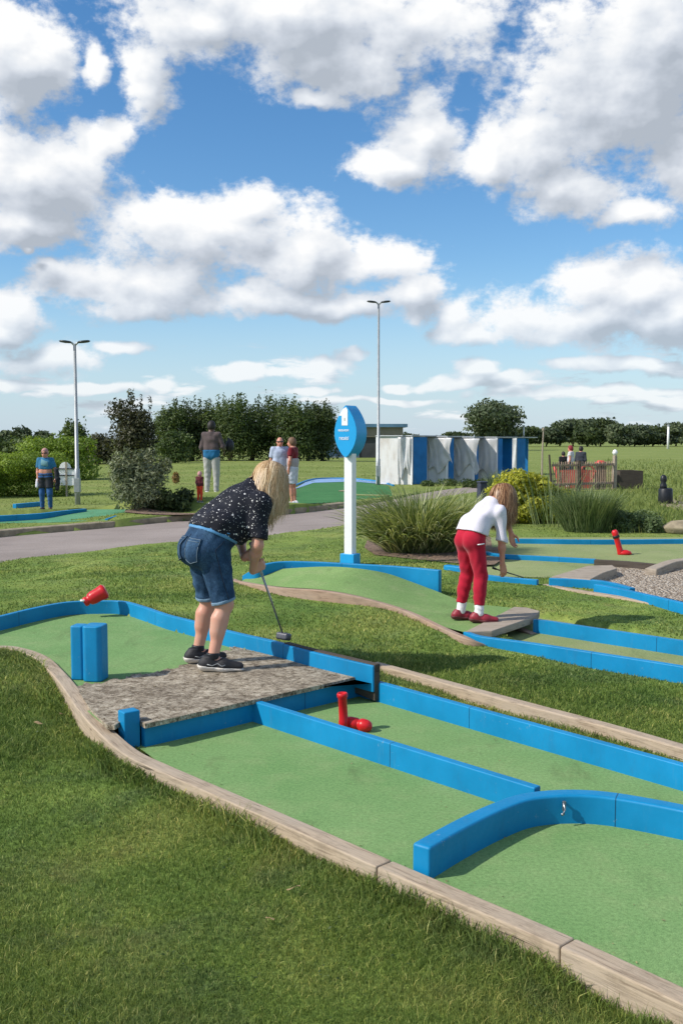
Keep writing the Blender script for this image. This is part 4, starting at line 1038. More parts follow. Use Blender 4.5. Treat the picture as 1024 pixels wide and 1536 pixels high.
# booths
def plastic():
    t = NT('plastic_sheet'); v = t.worldpos(); n = t.noise(v, 2.5, 6, .65)
    c = t.ramp(n, [(.3, (.56, .55, .54)), (.65, (.70, .70, .71))]); t.set(c, .3, 0, .5); t.b.inputs['Transmission Weight'].default_value = 0
    tr = t.new('ShaderNodeBsdfTransparent'); mx = t.new('ShaderNodeMixShader'); mx.inputs[0].default_value = .22
    t.ln(t.b.outputs[0], mx.inputs[1]); t.ln(tr.outputs[0], mx.inputs[2]); t.ln(mx.outputs[0], t.out.inputs[0]); return t.m
M['plastic'] = plastic()
def dirty_white():
    t = NT('stained_white'); v = t.worldpos(); n = t.noise(t.worldpos((1, 1, .3)), 1.6, 6, .7)
    c = t.ramp(n, [(.35, (.50, .45, .40)), (.5, (.68, .66, .64)), (.7, (.78, .78, .79))])
    t.bump(t.noise(v, 5, 5), .3, .02); return t.set(c, .6, 0, .3)
M['stained'] = dirty_white()
bl = ['leftmost and widest booth, white side panel and tall blue front', 'second booth from the left with torn grey plastic sheet', 'middle booth with ragged white plastic over blue', 'fourth booth from the left with a brownish stain on its sheet', 'rightmost booth with a square blue end panel']
spec = [(566, 616, 637, 728, 655, 38.0), (640, 669, 677, 726, 656, 38.6), (677, 708, 713, 725, 657, 39.2), (712, 742, 749, 725, 657, 39.6), (748, 771, 785, 710, 657, 48.0)]
for i, (x0, xc, x1, yb, yt, Y) in enumerate(spec):
    k = Y / F
    O = Vector(((x0 - 512) * k, Y, gzz((x0 - 512) * k, Y))); wA = (xc - x0) * k; wB = (x1 - xc) * k; H = CAMZ + (HOR - yt) * k - O.z
    wA /= math.cos(rad(30)); e = empty('booth', tuple(O), rad(-30), bl[i], 'booth', 'row of blue and white booths')
    ang = rad(8); D = 1.7
    fr = M['white']
    # white panel along x, returning blue panel angled back
    MB().box((wA / 2, .0, H / 2), (wA, .06, H)).build('white_panel', M['stained'], e)
    Mz = Matrix.Rotation(rad(68), 3, 'Z'); LB = wB / math.cos(rad(38))
    c = Vector((wA, 0, 0)) + Mz @ Vector((LB / 2 + .03, 0, 0))
    hb = H - .04 if i < 4 else H * .82
    MB().box((c.x, c.y, H - .02 - hb / 2), (LB, .07, hb), Mz).build('blue_panel', M['blue_deep'], e)
    pe = Vector((wA, 0, 0)) + Mz @ Vector((LB, 0, 0))
    rf = MB().prism([(-.05, -.09), (wA + .03, -.09), (pe.x + .06, pe.y - .05), (pe.x + .06, pe.y + D), (-.05, D)], H, H + .05); rf.build('roof', M['grey_metal'], e, .01)
    MB().box((wA / 2, D - .05, H / 2), (wA, .06, H - .01)).build('back_panel', M['blue_deep'], e)
    for (x, y) in ((0.0, -.045), (wA, -.05)):
        MB().box((x, y, H / 2), (.07, .05, H)).build('frame_post', fr, e)
    if i == 0: MB().box((wA * .64, -.045, H / 2), (.05, .04, H)).build('frame_post', M['grey_metal'], e)
    # torn sheet
    r_ = np.random.default_rng(30 + i); nu, nv_ = 40, 24
    s0, s1 = (.62, .98) if i == 0 else (.06, 1.0 + (.3 if i in (1, 2) else .05))
    u = np.linspace(0, 1, nu); v = np.linspace(0, 1, nv_)
    U, Vv = np.meshgrid(u, v, indexing='ij')
    rag = .80 + .16 * np.sin(U * 7 + i) * np.sin(U * 3 + 2 * i) - (.22 * np.abs(np.sin(U * 5 + i)) if i in (1, 2) else 0)
    pull = 1 - .25 * np.sin(np.pi * Vv) * (1 if i in (1, 2) else .2)
    x = wA * (s0 + (s1 - s0) * (.5 + (U - .5) * pull)); y = -.11 - .016 * np.sin(U * 23 + 3 * np.sin(Vv * 3 + i)) * (.2 + Vv) - .03 * np.sin(U * 7 + Vv * 4 + i)
    z = H - .02 - (H - .05) * Vv * rag
    Iq = np.arange(nu * nv_).reshape(nu, nv_); Q_ = np.stack([Iq[:-1, :-1], Iq[1:, :-1], Iq[1:, 1:], Iq[:-1, 1:]], -1).reshape(-1, 4)
    o = link('plastic_sheet', npmesh('plastic_sheet', np.stack([x, y, z], -1).reshape(-1, 3), Q_, smooth=True), M['plastic'], e)
    sd = o.modifiers.new('t', 'SOLIDIFY'); sd.thickness = .004
# low scrub at their feet
r_ = random.Random(4)
for i, (x, y, n) in enumerate(((655, 729, 900), (700, 729, 900), (728, 730, 700))):
    p = base(x, y); cl = [((r_.uniform(-.6, .6), r_.uniform(-.2, .2), r_.uniform(.04, .16)), (.22, .2, .13)) for _ in range(9)]
    o = foliage('weeds', LM['mid'], None, cl, n, .11, 5 + i, aspect=.3); o.location = p
    tag(o, ['low weeds at the foot of the torn grey booth', 'low weeds at the foot of the middle booth', 'low weeds at the foot of the stained booth'][i], 'weeds')

# long low building behind the sign
Y = 92; k = Y / F; x0, x1 = (488 - 512) * k, (602 - 512) * k
e = empty('building', ((x0 + x1) / 2, Y, 0), 0, 'long low building with blue edged flat roof behind the sign', 'building')
L_ = x1 - x0
M['bwall'] = plain('dark_render', (.05, .055, .06), .8, .5, .5, .2); M['fascia'] = plain('buff_fascia', (.23, .20, .16), .8, .2, .8, .1); M['roofband'] = plain('blue_grey_roof', (.10, .20, .30), .5, .3, .4, .1)
MB().box((0, 2, .9), (L_, 4, 2.2)).build('wall', M['bwall'], e)
MB().box((0, 1.95, 2.35), (L_ + .2, 4.3, .9)).build('fascia', M['fascia'], e)
MB().box((.2, 1.9, 2.95), (L_ + .6, 4.8, .3)).build('roof', M['roofband'], e)
def mural():
    t = NT('mural'); v = t.coord('Object'); vo = t.new('ShaderNodeTexVoronoi'); vo.inputs['Scale'].default_value = 1.3; t.ln(v, vo.inputs[0])
    sp_ = t.new('ShaderNodeSeparateColor'); t.ln(vo.outputs['Color'], sp_.inputs[0])
    c = t.ramp(sp_.outputs[0], [(0, (.03, .06, .12)), (.35, (.10, .16, .24)), (.6, (.26, .28, .30)), (.8, (.05, .10, .18)), (1, (.30, .20, .14))]); return t.set(c, .8, 0, .2)
MB().box((-L_ / 2 + 1.6, -.04, .95), (3.0, .06, 1.9)).build('painted_panel', mural(), e)
MB().box((-L_ / 2 - .1, -.05, 2.1), (.5, .06, 1.3)).build('door', plain('rust_door', (.38, .16, .05), .7), e)

# slatted wooden fence with posts, planter and red rails behind it
Y = 33; k = Y / F
p0, p1 = Vector(((813 - 512) * k, Y - 1.5, .05)), Vector(((921 - 512) * k, Y, .05))
zt0, zt1 = CAMZ + (HOR - 693) * (Y - 1.5) / F, CAMZ + (HOR - 694) * k
e = empty('slat_fence', tuple(p0), 0, 'grey wooden slat fence with leaning end post', 'fence')
d = p1 - p0; L_ = d.length; rot = Matrix.Rotation(math.atan2(d.y, d.x), 3, 'Z')
r_ = random.Random(9)
b = MB()
for i in range(32):
    s = (i + .5) / 32; h = .92 + r_.uniform(-.02, .02)
    b.box(Vector((d.x * s, d.y * s, h / 2 + .05)), (.024, .02, h), rot @ Matrix.Rotation(r_.uniform(-.04, .04), 3, 'Y'))
b.build('slats', M['wood_red'], e)
for z in (.25, .86): MB().box((d.x / 2, d.y / 2 + .03, z), (L_, .03, .08), rot).build('rail', M['wood_grey'], e)
MB().tube([(0, 0, 0), (-.10, 0, 1.2)], [.05, .03], 7).build('post', M['wood_dark'], e)
MB().box((d.x, d.y, .55), (.11, .11, 1.2), rot).build('post', M['wood_grey'], e, .01)
MB().lathe([(0, 0), (.07, .03), (.09, .1), (.06, .17), (0, .2)], 12, Matrix.Translation((d.x, d.y, 1.15))).build('finial', M['white'], e, 0, True)
MB().box((d.x * .42, d.y * .42 + .06, .5), (.12, .1, 1.0), rot).build('post', M['wood_dark'], e)
# red play things behind
q = p0 + d * .5 + Vector((0, 1.0, 0))
e = empty('red_barrier', tuple(q), 0, 'faded red slatted barrier seen through the grey fence', 'barrier')
b = MB()
for i in range(14): b.box((-.1 + i * .075 - .35, 0, .36), (.05, .02, .62))
b.build('slats', M['red_dull'], e); MB().box((.05, .03, .62), (1.2, .03, .06)).build('rail', M['red_dull'], e)
MB().tube([(-.75, .0, .8), (-.55, .0, .1)], .05, 8).build('brace', M['red_dull'], e, 0, True)
q = p0 + d * .80 + Vector((0, .8, 0))
e = empty('red_hoop', tuple(q), 0, 'red hoop and red cap on a short dark post behind the slat fence', 'hoop')
MB().tube([(.24 * math.cos(a) - .3, 0, .55 + .26 * math.sin(a)) for a in np.linspace(0, 2 * math.pi, 25)], .035, 8, False).build('hoop', M['red_dull'], e, 0, True)
MB().box((.15, .05, .4), (.3, .2, .8)).build('post', M['wood_dark'], e, .01)
MB().lathe([(0, 0), (.17, .02), (.19, .1), (.1, .17), (0, .18)], 14, Matrix.Translation((.15, .05, .8))).build('cap', M['red_dull'], e, 0, True)
# dark planter
q = at(940, 752, .0); q.y = 34; q.x = (940 - 512) * 34 / F
e = empty('planter_box', (q.x, q.y, .05), rad(6), 'low dark wooden planter box right of the slat fence', 'planter')
for nm, c, s in (('front_panel', (0, -.35, .3), (.72, .05, .66)), ('back_panel', (0, .35, .3), (.72, .05, .66)), ('side_panel', (-.38, 0, .3), (.05, .75, .64)), ('side_panel', (.38, 0, .3), (.05, .75, .64)), ('soil', (0, 0, .3), (.7, .64, .55))):
    MB().box(c, s).build(nm, M['wood_dark'] if nm != 'soil' else M['soil'], e, .004)
# squat dark canister with its cap on the grey pad
q = base(997, 758); k = q.y / F
e = empty('canister', tuple(q), 0, 'squat black canister with a narrow neck on a pale slab', 'canister')
MB().lathe([(0, 0), (.17, 0), (.185, .03), (.175, .40), (.15, .44), (0, .44)], 20).build('body', M['black'], e, 0, True)
MB().lathe([(0, .4), (.1, .4), (.085, .52), (.06, .58), (.085, .64), (.07, .74), (.03, .78), (0, .78)], 16, Matrix.Translation((-.06, 0, 0))).build('neck', M['black'], e, 0, True)
qs = [base(*t) for t in ((985, 757), (1020, 745), (1150, 745), (1150, 772), (1024, 768))]
o = MB().prism([(t.x, t.y) for t in qs], .0, .10).build('paving_slab', M['stone'], None, .02); tag(o, 'pale paving slab under the black canister', 'slab')
o = MB(); q = base(1030, 800); o.lathe([(0, -.05), (.3, 0), (.36, .12), (.22, .24), (0, .27)], 9, Matrix.Diagonal((1.3, .8, .9, 1))); o = o.build('boulder', M['stone'], None, .03); o.location = q; tag(o, 'pale rough boulder at the right photo edge above the blue boards', 'rock')
# thin far posts
for x, yt, yb, w, lab, cat in ((784, 640, 668, .12, 'thin grey pole above the right booth end', 'pole'), (1000, 639, 672, .22, 'white far field post before the tree line', 'pole'), (744, 637, 668, .12, 'thin pale pole rising from the big round tree', 'pole')):
    Y = 150 if x != 1000 else 170; k = Y / F
    e = empty('field_post', ((x - 512) * k, Y, 0), 0, lab, cat); h = CAMZ + (HOR - yt) * k
    MB().tube([(0, 0, -.1), (0, 0, h)], [w, w * .8], 8).build('pole', M['white'], e, 0, True); MB().lathe([(0, 0), (w * 1.3, 0), (w * 1.2, .2), (0, .25)], 8, Matrix.Translation((0, 0, h))).build('cap', M['grey_metal'], e)
k = 31 / F; e = empty('wooden_pole', ((851 - 512) * k, 35, .05), 0, 'slim brown wooden pole beside the three people at the fence', 'pole')
MB().tube([(0, 0, -.05), (0, 0, 1.2), (.03, 0, CAMZ + (HOR - 646) * 35 / F)], [.035, .03, .022], 7).build('shaft', M['wood_grey'], e); MB().lathe([(0, 0), (.05, .0), (.05, .08), (0, .1)], 8, Matrix.Translation((.03, 0, CAMZ + (HOR - 648) * 35 / F))).build('tip', M['wood_grey'], e)
# dark panel behind the girl
q = base(724, 757); e = empty('waste_bin', tuple(q + Vector((0, .2, 0))), rad(20), 'dark navy upright bin half hidden by the hair of the girl', 'bin')
M['navy'] = plain('navy_plastic', (.035, .04, .065), .5, .2, 6, .1)
MB().box((0, 0, .27), (.24, .22, .54), None, .85).build('body', M['navy'], e, .03); MB().box((0, 0, .56), (.23, .21, .05)).build('lid', M['navy'], e, .02)

# red playing pieces
q = at(141, 904, .26); k = q.y / F
e = empty('red_float', (q.x, q.y, .25 + .060), 0, 'red plastic bottle shape lying on the blue rim', 'float')
Mx = Matrix.Rotation(rad(20), 4, 'Z') @ Matrix.Rotation(rad(63), 4, 'Y') @ Matrix.Translation((0, 0, -.10))
prof = [(r * 1.2, z) for r, z in [(0, 0), (.030, .002), (.036, .012), (.037, .03), (.030, .045), (.045, .06), (.052, .09), (.053, .15), (.058, .185), (.060, .205), (.052, .218), (0, .22)]]
MB().lathe(prof, 22, Mx).build('body', M['red'], e, 0, True)
MB().lathe([(0, .216), (.054, .216), (.056, .224), (.048, .229), (0, .23)], 20, Mx).build('end_cap', plain('pink_plastic', (.62, .25, .22), .4), e, 0, True)
MB().lathe([(0, -.012), (.02, -.01), (.025, .0), (.022, .006), (0, .006)], 14, Matrix.Rotation(rad(20), 4, 'Z') @ Matrix.Translation((-.10, -.02, -.02)) ).build('stopper', M['white'], e, 0, True)
q = at(516, 1096, .0)
e = empty('red_pipe', tuple(q), 0, 'red upright pipe with a rounded red elbow lying on the felt lane', 'pipe fitting')
MB().lathe([(0, .0), (.030, .0), (.031, .06), (.027, .07), (.026, .20), (.032, .207), (.033, .225), (.028, .232), (.022, .228), (0, .2)], 20, Matrix.Rotation(rad(-3), 4, 'Y')).build('upright', M['red'], e, 0, True)
Mx = Matrix.Translation((.02, .035, .042)) @ Matrix.Rotation(rad(-24), 4, 'Z') @ Matrix.Rotation(rad(94), 4, 'Y') @ Matrix.Scale(.85, 4)
MB().lathe([(0, -.01), (.040, 0), (.044, .02), (.044, .075), (.037, .08), (.037, .095), (.045, .10), (.047, .125), (.043, .155), (.03, .178), (0, .19)], 22, Mx).build('elbow', M['red'], e, 0, True)
q = at(931, 832, .085); k = q.y / F
e = empty('red_peg', tuple(q), 0, 'leaning red peg with a black ring on the pale felt lane', 'peg')
Mx = Matrix.Rotation(rad(-17), 4, 'Y')
MB().lathe([(0, 0), (.05, .0), (.05, .03), (.042, .08), (.04, .27), (.046, .30), (.046, .345), (.03, .37), (0, .375)], 18, Mx).build('shaft', M['red'], e, 0, True)
MB().lathe([(.0, .255), (.048, .255), (.05, .265), (.05, .285), (.047, .293), (0, .293)], 18, Mx).build('ring', M['black'], e, 0, True)
MB().lathe([(0, 0), (.06, .0), (.075, .02), (.06, .05), (.02, .07), (0, .07)], 18, Matrix.Translation((.05, 0, 0)) @ Matrix.Diagonal((1.4, 1, 1, 1))).build('foot', M['red'], e, 0, True)
# ------------------------------------------------------------------ figures: one smooth surface each
def V3(*a): return np.array(a, float)
def nrm(v): v = np.asarray(v, float); return v / np.linalg.norm(v)
class Sdf:
    def __init__(s, lo, hi, h):
        s.lo = np.array(lo, float); s.h = h; s.n = np.ceil((np.array(hi) - s.lo) / h).astype(int) + 1
        s.ax = [(s.lo[i] + np.arange(s.n[i]) * h).astype(np.float32) for i in range(3)]
        s.D = np.full(s.n, .3, np.float32)
    def sub(s, lo, hi):
        a = np.clip(np.floor((lo - s.lo) / s.h).astype(int), 0, s.n - 1); b = np.clip(np.ceil((hi - s.lo) / s.h).astype(int) + 1, 1, s.n)
        sl = tuple(slice(int(p), int(max(q, p + 1))) for p, q in zip(a, b))
        return sl, s.ax[0][sl[0]][:, None, None], s.ax[1][sl[1]][None, :, None], s.ax[2][sl[2]][None, None, :]
    def put(s, sl, d, k):
        D = s.D[sl]; h = np.clip(.5 + .5 * (D - d) / k, 0, 1); s.D[sl] = D * (1 - h) + d * h - k * h * (1 - h)
    def cone(s, a, b, ra, rb, k=.03, flat=None, flata=False):
        a, b = np.asarray(a, float), np.asarray(b, float); R = max(ra, rb) + .06 + k
        sl, X, Y, Z = s.sub(np.minimum(a, b) - R, np.maximum(a, b) + R)
        ab = b - a; L2 = ab @ ab + 1e-12
        t = ((X - a[0]) * ab[0] + (Y - a[1]) * ab[1] + (Z - a[2]) * ab[2]) / L2; tc = np.clip(t, 0, 1)
        d = np.sqrt((X - a[0] - tc * ab[0]) ** 2 + (Y - a[1] - tc * ab[1]) ** 2 + (Z - a[2] - tc * ab[2]) ** 2) - (ra + (rb - ra) * tc)
        if flat is not None: d = np.maximum(d, (t - 1) * math.sqrt(L2))
        if flata: d = np.maximum(d, -t * math.sqrt(L2))
        s.put(sl, d, k); return s
    def ell(s, c, r, k=.03, R=None):
        c = np.asarray(c, float); r = np.asarray(r, float); m = r.max() + .06 + k
        sl, X, Y, Z = s.sub(c - m, c + m); x, y, z = X - c[0], Y - c[1], Z - c[2]
        if R is not None: x, y, z = (R[0][0] * x + R[0][1] * y + R[0][2] * z, R[1][0] * x + R[1][1] * y + R[1][2] * z, R[2][0] * x + R[2][1] * y + R[2][2] * z)
        q = np.sqrt((x / r[0]) ** 2 + (y / r[1]) ** 2 + (z / r[2]) ** 2); g = np.sqrt((x / r[0] ** 2) ** 2 + (y / r[1] ** 2) ** 2 + (z / r[2] ** 2) ** 2) + 1e-6
        s.put(sl, q * (q - 1) / g, k); return s
    def cut(s, p, n):
        p = np.asarray(p, float); n = nrm(n); X, Y, Z = np.meshgrid(*s.ax, indexing='ij', sparse=True)
        s.D = np.maximum(s.D, ((X - p[0]) * n[0] + (Y - p[1]) * n[1] + (Z - p[2]) * n[2]).astype(np.float32)); return s
    def wrinkle(s, amp, f, d=(0, 0, 1), seed=0):
        X, Y, Z = np.meshgrid(*s.ax, indexing='ij', sparse=True); d = nrm(d)
        u = X * d[0] + Y * d[1] + Z * d[2]
        w = np.sin(f * (u + .05 * np.sin(9 * X + 7 * Y + seed) + .03 * np.sin(17 * Y - 11 * Z + 2 * seed))) * (.5 + .5 * np.sin(7 * X - 9 * Y + 6 * Z + seed))
        w = w + .5 * np.sin(f * 1.7 * (Y * .8 - X * .5 + .04 * np.sin(13 * Z + seed))) * np.sin(8 * Z + seed)
        s.D = s.D + (amp * w).astype(np.float32); return s
    def mesh(s, name, smooth=2):
        D = s.D; ins = D < 0; nx, ny, nz = D.shape
        c = np.zeros((nx - 1, ny - 1, nz - 1), np.int8); off = [(i, j, k) for i in (0, 1) for j in (0, 1) for k in (0, 1)]
        for i, j, k in off: c += ins[i:nx - 1 + i, j:ny - 1 + j, k:nz - 1 + k]
        act = (c > 0) & (c < 8); idx = np.argwhere(act); ID = np.full(act.shape, -1, np.int64); ID[act] = np.arange(len(idx))
        val = {o: D[idx[:, 0] + o[0], idx[:, 1] + o[1], idx[:, 2] + o[2]] for o in off}
        S_ = np.zeros((len(idx), 3)); N_ = np.zeros(len(idx))
        for o in off:
            for a in range(3):
                if o[a]: continue
                p = list(o); p[a] = 1; p = tuple(p); u, v = val[o], val[p]; m = (u < 0) != (v < 0)
                t = np.where(m, u / np.where(m, u - v, 1), 0); pt = np.tile(np.array(o, float), (len(idx), 1)); pt[:, a] += t
                S_ += pt * m[:, None]; N_ += m
        Vv = s.lo + (idx + S_ / np.maximum(N_, 1)[:, None]) * s.h; F_ = []
        for a in range(3):
            b_, c_ = (a + 1) % 3, (a + 2) % 3
            A0 = [slice(None)] * 3; A1 = [slice(None)] * 3; A0[a] = slice(0, -1); A1[a] = slice(1, None)
            e0, e1 = ins[tuple(A0)], ins[tuple(A1)]; E = np.argwhere(e0 != e1)
            ok = (E[:, b_] > 0) & (E[:, c_] > 0) & (E[:, b_] < D.shape[b_] - 1) & (E[:, c_] < D.shape[c_] - 1); E = E[ok]
            inn = e0[E[:, 0], E[:, 1], E[:, 2]]; q = []
            for db, dc in ((-1, -1), (0, -1), (0, 0), (-1, 0)):
                P_ = E.copy(); P_[:, b_] += db; P_[:, c_] += dc; q.append(ID[P_[:, 0], P_[:, 1], P_[:, 2]])
            q = np.stack(q, 1); q[~inn] = q[~inn][:, ::-1]; F_.append(q)
        F_ = np.concatenate(F_); F_ = F_[(F_ >= 0).all(1)]
        # relax, then a touch of re-inflation (Taubin)
        for lam in (.5, -.52) * smooth:
            acc = np.zeros_like(Vv); cnt = np.zeros(len(Vv))
            for i in range(4):
                np.add.at(acc, F_[:, i], Vv[F_[:, (i + 1) % 4]]); np.add.at(cnt, F_[:, i], 1)
                np.add.at(acc, F_[:, (i + 1) % 4], Vv[F_[:, i]]); np.add.at(cnt, F_[:, (i + 1) % 4], 1)
            Vv += lam * (acc / np.maximum(cnt, 1)[:, None] - Vv)
        return npmesh(name, Vv, F_, smooth=True)

def hand(S, wr, d, n, s_, sc=1.0, curl=(.5, .6, .5), thumb=.6):
    """palm, four fingers and a thumb. d fingers' way, n out of the palm, s_ thumb side"""
    d, n = nrm(d), np.asarray(n, float); n = nrm(n - d * (n @ d)); s_ = np.asarray(s_, float); s_ = nrm(s_ - d * (s_ @ d) - n * (s_ @ n))
    K = []
    for i, (o, L) in enumerate(((.030, .090), (.010, .094), (-.010, .090), (-.029, .082))):
        kn = wr + (d * L + s_ * o) * sc; K.append(kn)
        S.cone(wr + s_ * o * .55 * sc, kn, .0145 * sc, .0125 * sc, .012 * sc)
    for kn, L, sp, r in zip(K, (.070, .078, .072, .056), (.06, .02, -.02, -.07), (.0095, .0098, .0093, .0085)):
        p = kn; a = 0
        for seg, c, rr in zip((.46, .30, .24), curl, (1, .94, .84)):
            a += c; dv = nrm(d * math.cos(a) + n * math.sin(a) + s_ * sp * max(0, math.cos(a)))
            q = p + dv * L * seg * sc; S.cone(p, q, r * rr * sc, r * rr * .93 * sc, .003); p = q
    b = wr + (d * .022 + s_ * .022 + n * .006) * sc; m = b + (d * .030 + s_ * .030 + n * (.012 + .02 * thumb)) * sc
    S.cone(b, m, .0145 * sc, .0115 * sc, .010)
    e = m + (d * .030 + s_ * .004 + n * .022 * thumb) * sc; S.cone(m, e, .0112 * sc, .010 * sc, .004)
    S.cone(e, e + (d * .022 - s_ * .003 + n * .016 * thumb) * sc, .010 * sc, .0085 * sc, .003)

def body_sdf(J, h, pad=.12, hands=True):
    pts = np.array([v for v in J.values() if isinstance(v, np.ndarray) and v.shape == (3,)])
    S = Sdf(pts.min(0) - pad, pts.max(0) + pad, h); b = J['b']
    torso(S, J, 0); legs(S, J, 0)
    S.cone(J['N'], J['H'] - J['fd'] * .02 - J['ud'] * .04, .056 * b['nk'], .052 * b['nk'], .03)
    H, fd, ud = J['H'], J['fd'], J['ud']; lt = np.cross(ud, fd); R = [fd, lt, ud]; hs = b['hd']
    S.ell(H, np.array((.098, .077, .112)) * hs, .02, R); S.ell(H + (fd * .035 - ud * .062) * hs, np.array((.058, .052, .055)) * hs, .03, R)
    S.cone(H + (fd * .090 - ud * .002) * hs, H + (fd * .112 - ud * .034) * hs, .010 * hs, .015 * hs, .012)
    for s_ in (-1, 1): S.ell(H + (lt * s_ * .078 - fd * .008 - ud * .012) * hs, np.array((.02, .009, .032)) * hs, .008, R)
    S.cone(H + (fd * .088 - ud * .064) * hs + lt * .016, H + (fd * .088 - ud * .064) * hs - lt * .016, .008 * hs, .008 * hs, .012)
    for s_ in 'LR':
        S.cone(J['sh' + s_], J['el' + s_], .054 * b['am'], .043 * b['am'], .04); S.cone(J['el' + s_], J['wr' + s_], .043 * b['am'], .028 * b['am'], .02)
        m = J['el' + s_] * .7 + J['wr' + s_] * .3; S.ell(m, (.044 * b['am'],) * 3, .03)
        if hands:
            q = J['hand' + s_]; hand(S, J['wr' + s_], *q)
        else: S.ell(J['wr' + s_] + nrm(J['wr' + s_] - J['el' + s_]) * .07, (.045, .04, .05), .02)
    return S
def torso(S, J, inf, k=.06):
    b = J['b']
    for y in (-1, 1):
        o = V3(0, y * b['lat'], 0); o2 = V3(0, y * b['lat'] * .95, 0)
        S.cone(J['P'] + o, J['W'] + o, b['hp'] + inf, b['ws'] + inf, k); S.cone(J['W'] + o, J['C'] + o2, b['ws'] + inf, b['ch'] + inf, k)
    for s_ in 'LR': S.cone(J['C'], J['sh' + s_] * .9 + J['N'] * .1, b['ch'] * .8 + inf, .062 * b['am'] + inf, k)
    S.cone(J['C'], J['N'], b['ch'] * .85 + inf, .075 + inf, k)
def legs(S, J, inf):
    b = J['b']
    for s_ in 'LR':
        S.cone(J['hi' + s_], J['kn' + s_], b['th'] + inf, b['kn'] + inf, .05); S.cone(J['kn' + s_], J['an' + s_], b['kn'] * .92 + inf, b['ak'] + inf, .03)
        k_, a_ = J['kn' + s_], J['an' + s_]; back = V3(-.022, 0, 0) * b.get('cf', .4)
        S.cone(k_ * .72 + a_ * .28 + back, k_ * .5 + a_ * .5 + back * .8, b['kn'] * (.70 + .18 * b.get('cf', .4)) + inf, b['kn'] * .72 + inf, .04)
        f = J['ft' + s_]; S.cone(a_ - V3(0, 0, .02), a_ + f * .14 * b.get('ft', .75) - V3(0, 0, .045), b['ak'] * .9, .028, .02)
from mathutils.bvhtree import BVHTree
def bvh_(o): return BVHTree.FromPolygons([v.co for v in o.data.vertices], [tuple(p.vertices) for p in o.data.polygons])
def shoe(J, s_, mat, solemat, root, sc=1.0, socks=None, h=.006):
    a, f = J['an' + s_].copy(), J['ft' + s_]; lt = V3(-f[1], f[0], 0); zf = J['gz']; g = V3(a[0], a[1], zf)
    S = Sdf(g - .26 * sc, g + .26 * sc, h)
    def up(i):
        S.cone(g + (-f * .055 + V3(0, 0, .05)) * sc, g + (f * .07 + V3(0, 0, .040)) * sc, .043 * sc + i, .043 * sc + i, .03)
        S.cone(g + (f * .07 + V3(0, 0, .036)) * sc, g + (f * .175 + V3(0, 0, .030)) * sc, .045 * sc + i, .029 * sc + i, .03)
    up(0); S.cone(g + (-f * .02 + V3(0, 0, .06)) * sc, g + (-f * .02 + V3(0, 0, .105)) * sc, .043 * sc, .042 * sc, .03, True)
    S.cut(g + V3(0, 0, .022 * sc), (0, 0, -1))
    o = link('shoe', S.mesh('shoe'), mat, root)
    S = Sdf(g - .26 * sc, g + .26 * sc, h); up(.008); S.cut(g + V3(0, 0, .003), (0, 0, -1)); S.cut(g + (f * -.06 + V3(0, 0, .042)) * sc, (.10 * f[0], .10 * f[1], 1))
    link('sole', S.mesh('sole', 1), solemat, o)
    # lace rows
    b = MB()
    for k in range(4):
        t = .035 + .022 * k; z = (.098 - .0085 * k) * sc
        p = g + f * t * sc; b.tube([tuple(p - lt * .022 * sc + V3(0, 0, z - .012)), tuple(p + V3(0, 0, z)), tuple(p + lt * .022 * sc + V3(0, 0, z - .012))], .003, 6)
    b.build('laces', solemat, o, 0, True)
    if h < .01 and sc > .9:
        tb = bvh_(o)
        for y in (-1, 1):
            q = []
            for t, z in ((-.035, .058), (.0, .048), (.035, .062), (.065, .044), (.09, .052)):
                hit = tb.ray_cast(Vector(g + f * t + lt * y * .3 + V3(0, 0, z)), Vector(-lt * y)); 
                if hit[0] is not None: q.append(hit[0] + Vector(lt * y) * .001)
            if len(q) > 2: MB().tube(q, .0032, 6).build('side_trim', M['grey_metal'], o, 0, True)
    return o
def strands(name, roots, nor, dir0, length, width, mat, parent, centre, headr, grav=(0, 0, -1), steps=12, stiff=.75, seed=0, wav=.01, extra=None):
    r = np.random.default_rng(seed); n = len(roots); p = roots.copy(); d = dir0 / np.linalg.norm(dir0, axis=1)[:, None]; g = np.array(grav, float)
    L = length * r.uniform(.72, 1.06, n); Vs = np.zeros((n, steps + 1, 2, 3)); ph = r.uniform(0, 6.28, n); fr = r.uniform(8, 16, n)
    side = np.cross(d, nor); side /= np.linalg.norm(side, axis=1)[:, None] + 1e-9
    for k in range(steps + 1):
        t = k / steps; out = p - centre; out /= np.linalg.norm(out, axis=1)[:, None]
        sd = np.cross(d, out); sd /= np.linalg.norm(sd, axis=1)[:, None] + 1e-9; sd = np.where((sd * side).sum(1)[:, None] < 0, -sd, sd); side = .6 * side + .4 * sd; side /= np.linalg.norm(side, axis=1)[:, None]
        w = width * (1 - t ** 3 * .9) * .5
        wv = side * (wav * np.sin(fr * t + ph) * t)[:, None]
        Vs[:, k, 0] = p + wv - side * w; Vs[:, k, 1] = p + wv + side * w
        d = d * stiff + g * (1 - stiff); d /= np.linalg.norm(d, axis=1)[:, None]; p = p + d * (L / steps)[:, None]
        for c, q in [(centre, headr)] + (extra or []):
            v = p - c; dd = np.linalg.norm(v, axis=1); m = dd < q * (1.02 + .0); p = np.where(m[:, None], c + v / dd[:, None] * (q * 1.02), p)
    b = (np.arange(n) * (steps + 1) * 2)[:, None, None]; k = np.arange(steps)[None, :, None] * 2
    Fc = (b + k + np.array([0, 1, 3, 2])[None, None, :]).reshape(-1, 4)
    return link(name, npmesh(name, Vs.reshape(-1, 3), Fc, np.repeat(np.clip(r.normal(.5, .25, n), 0, 1), steps), True), mat, parent)
